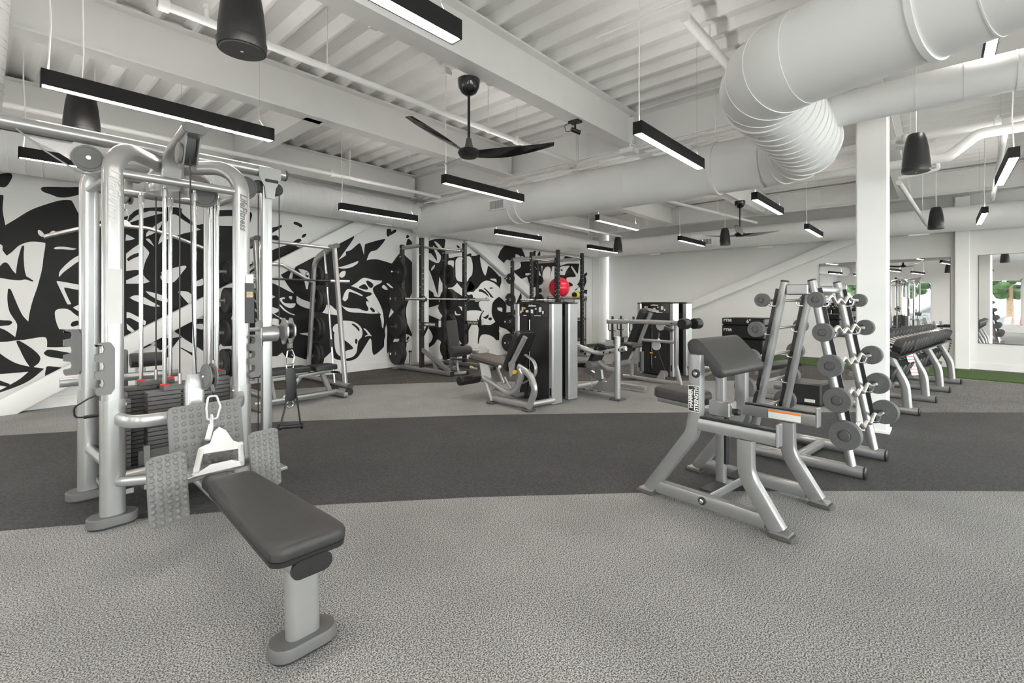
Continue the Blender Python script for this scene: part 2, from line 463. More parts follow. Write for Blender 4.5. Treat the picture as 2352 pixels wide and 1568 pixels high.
# bolted end plates of the beams at the girders
ep = MB(); ep.box((0, 0, 0), (0.012, 0.17, 0.36))
for k in range(4):
    for sg in (-1, 1): ep.cyl((-0.014, sg*0.05, -0.12+0.08*k), (-0.005, sg*0.05, -0.12+0.08*k), 0.014, n=6)
epm = ep.mesh('end_plate'); epm.materials.append(M['steelwhite'])
for y in BEAMS[:4]:
    for x in (XG-0.12, XG2-0.12):
        link('end_plate', epm, ceiling, (x, y, ZD-0.24))

# ---- walls
wall_mural = struct(MB().box(((XB+XF)/2+.5, YM+0.1, 2.0), (XF-XB+1.5, 0.2, 4.1)).build('wall_left', 'wall'))
# the far wall stands a little out of square with the rest of the building
SKEW = radians(6.4)
FARX = Matrix.Translation((XF, -.5, 0)) @ Matrix.Rotation(-SKEW, 4, 'Z') @ Matrix.Translation((-XF, .5, 0))
def far_b():
    b = MB(); b.X = FARX; return b
def onFar(px, py, off=0.0):
    r = _ray(px, py); k = (XF - off + math.tan(SKEW)*.5) / (r[0] - math.tan(SKEW)*r[1])
    return Vector((r[0]*k, r[1]*k, EYE + r[2]*k))
wall_far = struct(far_b().box((XF+0.1, (YM+YS)/2, 2.0), (0.2, YM-YS, 4.1)).build('wall_right', 'wall'))
def wall_with_openings(name, axis, c, a0, a1, zt, ops, m='wall', t=0.2):
    b = MB(); cur = a0
    def blk(u0, u1, z0, z1):
        if u1-u0 < 1e-3 or z1-z0 < 1e-3: return
        if axis == 'x': b.box((c, (u0+u1)/2, (z0+z1)/2), (t, u1-u0, z1-z0))
        else: b.box(((u0+u1)/2, c, (z0+z1)/2), (u1-u0, t, z1-z0))
    for u0, u1, z0, z1 in sorted(ops):
        blk(cur, u0, -0.05, zt); blk(u0, u1, -0.05, z0); blk(u0, u1, z1, zt); cur = u1
    blk(cur, a1, -0.05, zt)
    return struct(b.build(name, m))
WIN = [(-8.7,-6.5,.1,3.3),(-6.1,-3.9,.1,3.3),(-1.9,-.7,.32,2.35),(1.15,2.35,.32,2.35),(4.2,5.4,.32,2.35),(6.9,7.9,.32,2.35)]  # the two tall ones are unseen, enlarged to let in more daylight
wall_back = wall_with_openings('wall_back', 'x', XB-0.1, YS, YM, 4.05, WIN)
ADDED_SWIN = [(-4.0,-0.3,.1,3.4),(0.2,4.1,.1,3.4),(4.6,8.5,.1,3.4),(9.0,12.8,.1,3.4)]  # unseen wide side glazing, added to bring in more daylight
wall_side = wall_with_openings('wall_side', 'y', YS-0.1, XB-0.2, XF+0.2, 4.05, ADDED_SWIN)
wn_ = 0
def window(axis, c, u0, u1, z0, z1, mull):
    global wn_
    wn_ += 1
    f = MB(); g = MB()
    def bx(bb, ua, ub, za, zb, t, off=0):
        if axis == 'x': bb.box((c+off, (ua+ub)/2, (za+zb)/2), (t, ub-ua, zb-za))
        else: bb.box(((ua+ub)/2, c+off, (za+zb)/2), (ub-ua, t, zb-za))
    e = 0.05
    for a in (u0, u1-e): bx(f, a, a+e, z0, z1, .09)
    for a in (z0, z1-e): bx(f, u0, u1, a, a+e, .09)
    for k in range(1, mull+1):
        u = u0 + (u1-u0)*k/(mull+1); bx(f, u-e/2, u+e/2, z0, z1, .08)
    w = struct(f.build('window_%d' % wn_, 'steelwhite'))
    bx(g, u0+.01, u1-.01, z0+.01, z1-.01, .008); g.build('pane', 'glass', w)
for w in WIN: window('x', XB-0.1, *w, 0)
for w in ADDED_SWIN: window('y', YS-0.1, *w, 1)
# light portals only guide sampling of the sky through the window openings
def portal(loc, rot, sx, sy):
    d = bpy.data.lights.new('window_portal', 'AREA'); d.shape = 'RECTANGLE'; d.size = sx; d.size_y = sy
    d.cycles.is_portal = True
    o = bpy.data.objects.new('window_portal', d); col.objects.link(o); o.location = loc; o.rotation_euler = rot
for w in WIN: portal((XB-0.17, (w[0]+w[1])/2, (w[2]+w[3])/2), (0, -pi/2, 0), w[3]-w[2], w[1]-w[0])
for w in ADDED_SWIN: portal(((w[0]+w[1])/2, YS-0.17, (w[2]+w[3])/2), (pi/2, 0, 0), w[1]-w[0], w[3]-w[2])

# ---- baseboards
def base(name, c, d): return struct(MB().box(c, d, ch=0.003).build(name, 'steelwhite'))
base('baseboard_left', ((XB+XF)/2, YM-0.008, 0.07), (XF-XB, 0.016, 0.14))
struct(far_b().box((XF-0.008, (YM+YS)/2, 0.07), (0.016, YM-YS-0.04, 0.14), ch=0.003).build('baseboard_right', 'steelwhite'))
base('baseboard_back', (XB+0.008, (YM+YS)/2, 0.07), (0.016, YM-YS-0.04, 0.14))

# ---- columns and diagonal braces
def column(name, c, w, d, h, z0=0.0):
    return struct(MB().box((c[0], c[1], z0+h/2), (w, d, h), ch=0.012).build(name, 'steelwhite'))
column('column', (6.15, 0.50), 0.26, 0.26, ZD-0.48)
MB().box((6.15, 0.5, 0.012), (0.29, 0.29, 0.024)).build('base_plate', 'steelwhite', bpy.data.objects['column'])
column('column', (6.27, YM-0.09), 0.32, 0.18, 3.4)
column('column', (XF-0.09, -0.36), 0.18, 0.22, 3.4)
column('column', (XF+0.14, YM-0.14), 0.22, 0.26, 3.4)
column('column', (-0.9, YM-0.09), 0.30, 0.18, 3.4)
column('column', (XF-0.50, -4.1), 0.18, 0.22, 3.4)
def brace(p0, p1, up, w=0.20, t=0.14):
    return struct(MB().bar(p0, p1, w, t, up=up, r=0.012).build('diagonal_brace', 'steelwhite'))
def grow(a, b, k0, k1):
    d = (b-a).normalized(); return a - d*k0, b + d*k1
a, b = grow(onY(60, 912, 8.14), onY(835, 513, 8.14), 0.75, 0.35); brace(a, b, (0, 1, 0), 0.23, 0.12)
a, b = grow(onY(1120, 586, 8.14), onY(1195, 653, 8.14), 0.75, 3.2); brace(a, b, (0, 1, 0), 0.23, 0.12)
a, b = grow(onFar(1560, 713, .10), onFar(1945, 553, .10), 2.4, 0.3); brace(a, b, (1, 0, 0), 0.22, 0.12)

# ---- mirrors on the far wall
def mirror(y0, y1, z0, z1, label):
    r = thing('wall_mirror', label, 'mirror', FARX @ Vector((XF-0.012, (y0+y1)/2, z0)), -SKEW)
    MB().box((0.004, 0, (z1-z0)/2), (0.008, y1-y0, z1-z0)).build('backing', 'black', r)
    MB().box((-0.003, 0, (z1-z0)/2), (0.005, y1-y0-0.012, z1-z0-0.012)).build('mirror_glass', 'mirror', r)
mirror(-0.19, 2.13, 0.515, 2.235, 'large wall mirror with thin black edge behind the barbell rack and white column')
mirror(-3.6, -0.595, 0.515, 2.24, 'large wall mirror with thin black edge past the wall pilaster, reflecting a window')

# ---- outside: paving, trees and parked cars seen through the windows and in the mirrors
struct(MB().box((4, -2, -0.25), (160, 160, 0.1)).build('ground', 'asphalt'))
def tree(x, y, s, lab):
    r = thing('tree', lab, 'tree', (x, y, -0.2), 0)
    MB().cyl((0, 0, 0), (0.1, 0, 2.2*s), 0.16*s, 0.1*s, 8).build('trunk', 'bark', r)
    b = MB()
    for k in range(260):
        a = random.random()*2*pi; q = random.random()**.5*2.6*s
        b.sphere((q*cos(a), q*sin(a), 2.6*s+random.uniform(-1.1, 1.9)*s*(1-.12*q)), random.uniform(.14, .36)*s, 6, 4, (1, 1, .7))
    b.build('foliage', 'leaf', r, angle=20)
TL = ['leafy green tree outside beyond the silver car', 'leafy green tree outside between the parked cars', 'leafy green tree outside beyond the red car', 'leafy tree outside the first side window', 'leafy tree outside the last side window']
for x, y, s in ((-14, 9, 1.2), (-14.5, 3.0, 1.25), (-14, -3.6, 1.25), (2, -19, 1.3), (10, -20, 1.2)): tree(x, y, s, TL.pop(0))
def car(x, y, rz, m, label):
    r = thing('parked_car', label, 'car', (x, y, -0.2), rz)
    s2 = [(-2.15,.35),(-2.2,.75),(-1.5,.88),(-.85,1.38),(.75,1.42),(1.5,.95),(2.15,.85),(2.2,.4),(1.8,.25),(-1.8,.25)]
    MB().prism([(p[0], -.85, p[1]) for p in s2], (0, 1.7, 0)).build('car_body', m, r)
    s3 = [(-1.25,.93),(-.8,1.3),(.7,1.34),(1.25,.95)]
    MB().prism([(p[0], -.86, p[1]) for p in s3], (0, 1.72, 0)).build('windows', 'black_gloss', r)
    for px in (-1.35, 1.35):
        for sy in (-.78, .78): MB().cyl((px, sy-.1, .32), (px, sy+.1, .32), .32, n=14).build('wheel', 'rubber', r)
car(-10.0, -0.3, pi/2, 'car_red', 'red car parked outside the window')
car(-10.0, 4.6, pi/2, 'car_grey', 'silver car parked outside the window')
# ================================================================== ducts, lamps, fans, speakers, pipes
def helix(b, p0, p1, r, pitch, t=0.006, n=20):
    p0, p1 = Vector(p0), Vector(p1); x, y, z = frame_from(p1-p0); L = (p1-p0).length; N = int(L/pitch*n)
    b.sweep([p0 + z*(L*k/N) + x*(r*cos(2*pi*k/n)) + y*(r*sin(2*pi*k/n)) for k in range(N+1)], [(t,0),(0,t),(-t,0),(0,-t)])
def ring(b, c, axis, r, w=0.02, t=0.012, n=40):
    b.lathe([(r-.01,-w),(r+t,-w),(r+t,w),(r-.01,w)], c, axis, n=n, caps=False)
_rings = {}
def ringpart(parent, name, c, axis, r, w=0.02, t=0.012, n=40):
    k = (round(r,3), w, t, n)
    if k not in _rings:
        b = MB(); b.lathe([(r-.01,-w),(r+t,-w),(r+t,w),(r-.01,w)], (0,0,0), (0,0,1), n=n, caps=False)
        b.f += [(3*n+i, 3*n+(i+1) % n, (i+1) % n, i) for i in range(n)]
        _rings[k] = b.mesh('ring'); _rings[k].materials.append(M['duct'])
    o = link(name, _rings[k], parent, c); o.rotation_mode = 'QUATERNION'; o.rotation_quaternion = Vector(axis).to_track_quat('Z', 'Y')
    return o
def screws(b, c, axis, r, n=9, s=0.009):
    x, y, z = frame_from(axis); c = Vector(c)
    for k in range(n):
        d = x*cos(2*pi*k/n+.3) + y*sin(2*pi*k/n+.3); b.cyl(c+d*(r-.004), c+d*(r+.006), s, n=6)
ZM = 2.97
def duct_end(b, p, axis, r): b.lathe([(r,0),(r*.96,.03),(r*.8,.045)], p, axis, n=40)
def grille(parent, c, ex, ey, w, h):
    ex, ey = Vector(ex), Vector(ey); nn = ex.cross(ey); c = Vector(c)
    g = MB()
    for s_ in (-1, 1):
        g.plate([(-w/2,-.014),(w/2,-.014),(w/2,.014),(-w/2,.014)], c+ey*(s_*h/2), ex, ey, .02)
        g.plate([(-.014,-h/2),(.014,-h/2),(.014,h/2),(-.014,h/2)], c+ex*(s_*w/2), ex, ey, .02)
    fr = g.build('grille', 'duct', parent)
    MB().plate([(-w/2,-h/2),(w/2,-h/2),(w/2,h/2),(-w/2,h/2)], c-nn*.006, ex, ey, .004).build('dark_opening', 'grille_dark', fr)
    k = 14; bb = MB().box((0,0,0), (.006,.006,h-.02)); me = bb.mesh('blade'); me.materials.append(M['duct'])
    for i in range(k):
        o = link('blade', me, fr); o.location = c + ex*(w*(i-(k-1)/2)/k)
# long spiral duct beside the mural wall
d1 = thing('spiral_duct', 'white spiral duct with close seams running along the mural wall', 'duct', (-4.2, 7.85, 3.03))
MB().cyl((0,0,0), (10.06,0,0), .25, n=40).build('duct_shell', 'duct', d1)
b = MB(); helix(b, (0.05,0,0), (10.0,0,0), .251, .135); b.build('spiral_seam', 'duct', d1)
b = MB(); ring(b, (10.04,0,0), (1,0,0), .25, .02, .008); b.build('end_collar', 'duct', d1)
MB().box((9.3,-.1,-.262), (.34,.04,.02)).build('damper_bar', 'duct', d1)
# main cross duct, its elbows and the nearer return leg, one continuous run
RM = .31; YC = 1.02; XL = 3.86; RE = .46
d2 = thing('large_round_duct', 'largest white round duct, under the girder, turning twice in segmented elbows by the white column', 'duct', (XG, 7.9, ZM))
def loc2(x, y): return Vector((x-XG, y-7.9, 0))
el1 = fillet([loc2(XG, 3), loc2(XG, YC), loc2(XL, YC)], RE, 4)[1:-1]
LD = Vector((-.32, -.947, 0)).normalized()
el2 = fillet([loc2(XG, YC), loc2(XL, YC), loc2(XL, YC)+LD*4], RE, 4)[1:-1]
b = MB(); b.sweep([loc2(XG, 7.93), el1[0]], circ(RM, 44)); b.build('straight_run', 'duct', d2)
MB().sweep([el1[0]+Vector((0,.04,0))]+el1+[el1[-1]+Vector((-.04,0,0))], circ(RM, 44)).build('elbow', 'duct', d2)
MB().sweep([el1[-1], el2[0]], circ(RM, 44)).build('collar', 'duct', d2)
MB().sweep([el2[0]+Vector((.04,0,0))]+el2+[el2[-1]+LD*.04], circ(RM+.004, 44)).build('elbow', 'duct', d2)
MB().sweep([el2[-1], el2[-1]+LD*7], circ(RM, 44)).build('return_leg', 'duct', d2)
b = MB(); duct_end(b, loc2(XG, 7.93), (0,1,0), RM); b.build('end_cap', 'duct', d2)
for e in (el1, el2):
    for i in range(1, len(e)-1): ringpart(d2, 'gore_seam', e[i], e[i+1]-e[i-1], RM+.004, .006, .006, 44)
for k in range(9): ringpart(d2, 'collar_rib', el1[-1].lerp(el2[0], (k+.5)/9), (1,0,0), RM, .005, .009, 44)
for e0 in (el1[-1], el2[0]): ringpart(d2, 'collar_flange', e0, (1,0,0), RM, .04, .016, 44)
for c in (loc2(XG, 5.35), loc2(XG, 5.18), loc2(XG, 2.05)): ringpart(d2, 'band', c, (0,1,0), RM, .022, .014, 44)
ringpart(d2, 'band', el2[-1]+LD*.72, LD, RM, .016, .014, 44)
for k in range(10): ringpart(d2, 'lap_seam', el2[-1]+LD*(.98+.26*k), LD, RM, .004, .004, 44)
for k in range(20): ringpart(d2, 'lap_seam', loc2(XG, 7.8-.27*k), (0,1,0), RM, .003, .0015, 44)
grille(d2, onX(1140, 470, XG-.335) - Vector((XG, 7.9, ZM)), (0,-1,0), (0,0,1), .34, .16)
ap = MB(); ap.lathe([(.27,0),(.27,.03),(.22,.045),(.0,.05)], el2[-1]+LD*1.75+Vector((-.2,.06,-.2)), (-.7,.2,-.7), n=32); ap.build('access_door', 'duct', d2)
# second-bay ducts
d3 = thing('spiral_duct', 'white spiral duct above the squat racks between girder and far corner', 'duct', (XG+.2, 7.8, 2.95))
MB().cyl((0,0,0), (6.3,0,0), .25, n=36).build('duct_shell', 'duct', d3)
b = MB(); helix(b, (0.05,0,0), (6.2,0,0), .251, .135, .005, 16); b.build('spiral_seam', 'duct', d3)
MB().box((1.9,-.14,-.245), (.34,.04,.02)).build('damper_bar', 'duct', d3)
d4 = thing('spiral_duct', 'white spiral duct hung along the plain far wall', 'duct', (12.65, 8.0, 2.93))
MB().cyl((0,0,0), (0,-9.9,0), .24, n=36).build('duct_shell', 'duct', d4)
b = MB(); helix(b, (0,-.05,0), (0,-9.8,0), .241, .3, .004, 16); b.build('spiral_seam', 'duct', d4)
grille(d4, onX(1612, 556, 12.385) - Vector((12.65, 8.0, 2.93)), (0,-1,0), (0,0,1), .5, .16)
for px, py in ((1504, 583), (1758, 566), (2110, 538)):
    p = onX(px, py, 12.42) - Vector((12.65, 8.0, 2.93)); MB().box((p.x, p.y, p.z-.01), (.035, .3, .03)).build('damper_bar', 'duct', d4)
d5 = thing('branch_duct', 'slim white branch duct passing in front of the white column', 'duct', (5.42, .86, 3.12))
MB().cyl((0,0,0), (0,-9,0), .15, n=32).build('duct_shell', 'duct', d5)
for k in range(16): ringpart(d5, 'lap_seam', (0,-.12-.3*k,0), (0,1,0), .15, .004, .003, 32)
for k in (5, 6): ringpart(d5, 'band', (0,-.2-.3*k,0), (0,1,0), .15, .012, .008, 32)
d6 = thing('duct_riser', 'ribbed white flexible duct riser by the wall end of the roof beams', 'duct', (-.07, 4.85, 2.30))
pth = [(0,0,0), (.05,0,.8), (.09,0,1.56)]
MB().sweep(pth, circ(.18, 24)).build('duct_shell', 'duct', d6)
b = MB(); helix(b, pth[0], pth[2], .181, .05, .007, 16); b.build('spiral_seam', 'duct', d6)

# ---- linear pendant lamps
def lamp(x0, x1, y, label, rot=0.0, mname='fixture', zb=2.65, up=True):
    L = x1-x0; r = thing('linear_pendant_lamp', label, 'pendant lamp', (x0, y, zb), rot, 'linear pendant lamps')
    w, h, t = .078, .10, .006
    q = h-.022; pr = [(-w/2,0),(-w/2,h),(-w/2+t,h),(-w/2+t,q),(w/2-t,q),(w/2-t,h),(w/2,h),(w/2,0),(w/2-t,0),(w/2-t,q-t),(-w/2+t,q-t),(-w/2+t,0)]
    MB().prism([(0, a, c) for a, c in pr], (L, 0, 0)).build('housing', mname, r)
    for xx in (-.004, L-.002): MB().box((xx+.003, 0, h/2), (.006, w, h)).build('end_cap', 'fixture', r)
    MB().box((L/2, 0, .012), (L-.012, w-2*t-.001, .016)).build('diffuser', 'lamp', r)
    if up: MB().box((L/2, 0, h-.018), (L-.014, w-2*t-.001, .006)).build('added_uplight_strip', 'added_uplight', r)  # unseen glowing strip added on top to light the deck
    MB().tube([(.03,0,h), (.045,.01,h+.3), (.03,0,(ZD-zb)*.6), (.035,0,ZD-zb)], .005, 8).build('cord', 'cord', r)
    wb = MB().tube([(L-.14,0,h), (L-.10,0,h+.05), (L-.06,0,h)], .0016, 5).tube([(L-.10,0,h+.05), (L-.10,0,ZD-zb)], .0016, 5)
    wb.tube([(L-.10,0,h+.05),(L-.10,0,h+.11)], .004, 6); wb.build('suspension_wire', 'steel', r)
    cb = MB().cyl((.03,0,ZD-zb-.05), (.03,0,ZD-zb-.035), .06, n=14).box((.03,0,ZD-zb-.01), (.1,.1,.07)); cb.build('junction_box', 'ceil', r)
    return r
LR = [(6.38, 'of the mural-wall row'), (4.16, 'of the middle row'), (1.86, 'of the white-column row')]
LX = [((-3.0, -1.2), 'behind the cable tower'), ((.28, 1.66), 'over the cable tower'), ((3.52, 4.88), 'before the large round duct'), ((6.78, 8.2), 'just past the large round duct'), ((10.1, 11.55), 'before the far wall')]
for (y, ra) in LR:
    for (x0, x1), xa in LX:
        gx = (y == 4.16 and x0 == 6.78)
        yy = y + (.08 if y > 6 else (-.07 if y < 2 else 0)) * (x0 > 3)
        lamp(x0 + (-.35 if y < 2 and x0 == .28 else 0), x1 + (-.0 if y < 2 and x0 == .28 else 0), yy, ('grey' if gx else 'black') + ' linear pendant lamp ' + ra + ', ' + xa, 0, 'fixture_grey' if gx else 'fixture')
for y, ra in ((-.53, 'right of the white column'), (-2.8, 'facing the second mirror'), (-5.2, 'in the open-floor row'), (-7.4, 'in the side-window row')):
    for (x0, x1), xa in (((-3.0,-1.6),'by the back wall'), ((.28,1.68),'beside the camera'), ((6.42,7.85),'past the branch duct'), ((10.1,11.5),'before the far wall')):
        if y > -1 and x0 == .28: continue
        lamp(x0, x1, y, 'black linear pendant lamp ' + ra + ', ' + xa.replace('beside the camera', 'beside the large return duct'))
lamp(5.25, 6.0, -.33, 'black linear lamp tucked high between the big duct and the slim branch duct', 0, 'fixture', 3.42, False)

# ---- ceiling fans
def fan(x, y, label, ang):
    r = thing('ceiling_fan', label, 'ceiling fan', (x, y, 2.73), ang, 'ceiling fans')
    MB().lathe([(.0,.52),(.03,.525),(.07,.55),(.098,.60),(.105,.655),(.105,.67)], n=28).build('canopy', 'black_gloss', r)
    MB().cyl((0,0,.05), (0,0,.56), .013, n=12).build('downrod', 'black', r)
    MB().lathe([(.048,.0),(.042,.03),(.028,.09),(.022,.12),(.013,.125)], n=20).build('rod_cone', 'dark_grey', r)
    MB().lathe([(.0,-.062),(.07,-.06),(.09,-.045),(.105,-.015),(.09,.012),(.05,.02)], n=28).build('hub', 'black', r)
    bl = MB(); N = 12; vs = []; fs = []
    for i in range(N+1):
        t = i/N; rr = .05 + .75*t
        wd = (.046 + .034*sin(min(1, t*1.8)*pi/2)) * (1 - .50*max(0, (t-.35)/.65)**1.6)
        tw = -radians(20*(1-t)+7); zc = -.025 + .085*t**1.7; off = .02*sin(t*pi)
        for sgn in (-1, -.5, .5, 1):
            e = wd*sgn; zz = zc + e*sin(tw)
            vs += [Vector((rr, off+e*cos(tw), zz + .007*(1-abs(sgn)*.8))), Vector((rr, off+e*cos(tw), zz - .007*(1-abs(sgn)*.8)))]
    q = 8
    for i in range(N):
        for j in range(3):
            a = i*q+2*j; fs += [(a, a+q, a+q+2, a+2), (a+1, a+3, a+q+3, a+q+1)]
        fs += [(i*q, i*q+1, i*q+q+1, i*q+q), (i*q+6, i*q+q+6, i*q+q+7, i*q+7)]
    fs += [(N*q,N*q+2,N*q+3,N*q+1),(N*q+2,N*q+4,N*q+5,N*q+3),(N*q+4,N*q+6,N*q+7,N*q+5)]
    bl.add(vs, fs); me = bl.mesh('blade', 60); me.materials.append(M['black_gloss'])
    for k in range(3):
        o = link('blade', me, r); o.rotation_euler = (0, 0, 2*pi*k/3)
fan(3.1, 3.3, 'glossy black three-blade ceiling fan hung from the beam before the large duct', radians(70))
fan(10.5, 3.05, 'black three-blade ceiling fan hung in front of the far wall duct', radians(-48))

# ---- pendant loudspeakers
def speaker(p, label, s=1.0):
    r = thing('pendant_speaker', label, 'loudspeaker', p, 0, 'pendant loudspeakers')
    MB().lathe([(.095,.004),(.104,.004),(.108,.03),(.107,.045),(.104,.048),(.102,.10),(.092,.20),(.078,.29),(.062,.345),(.055,.352),(.0,.353)], n=32).build('cabinet', 'black', r)
    MB().lathe([(.0,-.001),(.092,-.001),(.098,.006)], n=32).build('grille', 'dark_grey', r)
    MB().lathe([(.0,-.004),(.006,-.004),(.007,-.001)], n=10).build('badge', 'label_grey', r)
    MB().tube([(0,0,.35), (.01,0,.6), (0,0,ZD-p[2]+.05)], .0045, 8).build('cord', 'cord', r)
    MB().cyl((0,0,ZD-p[2]), (0,0,ZD-p[2]+.03), .04, n=12).build('ceiling_plate', 'ceil', r)
SPK = [((556,118),'black pendant loudspeaker hung between roof beams above the low-row bench'),((188,312),'black pendant loudspeaker half behind the cable tower crossbeam'),((2104,396),'black pendant loudspeaker beside the white column top'),((2150,526),'black pendant loudspeaker beyond the white column'),((1665,563),'black pendant loudspeaker next to the farther ceiling fan'),((1419,579),'small black pendant loudspeaker near the far corner')]
for (px, py), lb in SPK: speaker(onZ(px, py, 2.5), lb)

# ---- spotlight on the beam
sp = thing('spotlight', 'small black spotlight with looped cable fixed under the roof beam', 'spotlight', (4.72, 3.2, ZD-.47))
MB().box((0,0,-.012), (.10,.13,.024)).build('mounting_plate', 'black', sp)
MB().cyl((0,0,-.02), (0,0,-.09), .012, n=10).build('stem', 'black', sp)
MB().cyl((-.04,.03,-.10), (.06,-.03,-.13), .026, n=14).build('lamp_head', 'black_gloss', sp)
MB().tube([(-.03,.06,-.02), (-.08,.10,-.05), (-.05,.09,-.13), (-.02,.02,-.11)], .004, 6, .03).build('cable', 'black', sp)

# ---- sprinkler pipes and conduits
def pipe(name, pts, r, label, R=.06, hang=(), cat='pipe', coup=()):
    o = Vector(pts[0]); P = [Vector(p)-o for p in pts]
    t = thing(name, label, cat, o)
    MB().tube(P, r, 14, R).build('pipe_run', 'steelwhite', t)
    ax = (P[1]-P[0]).normalized()
    for h in hang:
        c = P[0]+ax*h
        b = MB(); ring(b, c, ax, r, .014, .006, 14); b.cyl(c+Vector((0,0,r)), c+Vector((0,0,ZD-o.z-c.z)), .005, n=8); b.build('hanger', 'steelwhite', t)
    for h in coup:
        c = P[0]+ax*h
        b = MB(); b.lathe([(r,-.035),(r+.014,-.03),(r+.014,.03),(r,.035)], c, ax, n=16, caps=False); b.box(c+Vector((0,.0,r+.02)), (.03,.02,.03)); b.build('coupling', 'steelwhite', t)
    return t
pipe('sprinkler_pipe', [(.85,3.98,3.35),(5.85,3.98,3.35)], .03, 'white sprinkler pipe between the fan and the middle lamp row', hang=(1.2,3.2), coup=(0.02,3.72))
b = MB(); b.cyl((.28,0,0), (.28,0,.09), .016, n=10).cyl((.28,0,.09), (.28,0,.12), .024, n=10); 
b.build('sprinkler_head', 'steelwhite', bpy.data.objects['sprinkler_pipe'])
pipe('sprinkler_pipe', [(-4.2,7.02,3.3),(5.85,7.02,3.3)], .03, 'white sprinkler pipe running above the mural-wall spiral duct', hang=(5.1,8.2), coup=(7.9,))
pipe('sprinkler_pipe', [(6.4,6.95,3.25),(12.6,6.95,3.25)], .03, 'white sprinkler pipe over the squat racks in the far bay', hang=(2.4,), coup=(1.9,))
pipe('sprinkler_pipe', [(6.9,4.0,3.2),(12.3,3.2,3.2)], .028, 'white sprinkler pipe in the far bay beside the farther fan', hang=(3.6,), coup=(1.2,))
pipe('sprinkler_main', [(4.0,1.60,3.72),(6.0,1.60,3.72)], .045, 'thick white pipe running in behind the large duct elbow', hang=(.6,))
pipe('sprinkler_main', [(7.6,1.2,3.31),(7.6,-7.5,3.31)], .045, 'thick white sprinkler main running behind the white column', hang=(.95,2.6), coup=(1.7,2.9))
pipe('sprinkler_main', [(7.3,1.2,2.94),(7.3,-.08,2.94),(7.3,-.33,3.15),(7.3,-7,3.15)], .055, 'white valve pipe with double elbow beside the pendant loudspeaker', R=.12, coup=(1.12,))
b = MB(); b.cyl((0,-.92,0), (0,-.92,.18), .035, n=14)
for z in (.19, .26): b.lathe([(.09,0),(.10,.012),(.09,.024)], (0,-.92,z), n=20)
b.cyl((0,-.92,.2), (0,-.92,.34), .04, n=14)
b.tube([(0,-1.2,0),(0.0,-1.2,-.12),(.0,-.85,-.16)], .022, 10, .03); b.build('valve', 'steelwhite', bpy.data.objects['sprinkler_main.002'])
pipe('sprinkler_pipe', [(7.4,.35,2.75),(11.8,.15,2.75)], .03, 'white sprinkler pipe slanting away behind the white column', hang=(3.4,))
pipe('sprinkler_pipe', [(7.4,-.55,3.2),(12.4,-.75,3.2)], .03, 'white sprinkler pipe above the second wall mirror', hang=(2.2,))
for k, (xx, zz) in enumerate(((5.98, 3.40), (5.92, 3.36), (5.94, 3.28))):
    pipe('conduit', [(xx,7.6,zz),(xx,.3,zz)], .013, ('upper','middle','lower')[k] + ' thin white conduit strapped along the girder', hang=(2.0,3.6,5.6), cat='conduit')
pipe('conduit', [(-3.5,3.33,3.49),(5.7,3.33,3.49)], .016, 'thin white conduit along the flange of the fan beam', hang=(), coup=(5.6,6.9,8.0), cat='conduit')
pipe('conduit', [(4.05,2.5,ZD-.02),(4.05,.9,ZD-.02)], .011, 'thin white conduit feeding a ceiling junction box', cat='conduit')
pipe('conduit', [(5.9,2.95,ZD-.04),(5.9,.4,ZD-.04)], .012, 'thin white conduit high on the girder beside the elbow', cat='conduit')
eb = thing('exit_light', 'small white box light mounted below the beam end', 'ceiling box', (5.66, 3.0, 3.27))
MB().box((0,0,0), (.16,.2,.07), ch=.008).build('box', 'steelwhite', eb)
MB().cyl((0,0,.03), (.1,0,.2), .012, n=8).build('stem', 'steelwhite', eb)
ex = thing('exit_sign', 'red lettered exit sign at the edge of the big duct', 'sign', (4.75,-1.15,3.05))
MB().box((0,0,0), (.03,.34,.12), ch=.006).build('sign_box', 'red', ex)
MB().cyl((0,0,.06), (0,0,.8), .008, n=8).build('stem', 'steelwhite', ex)
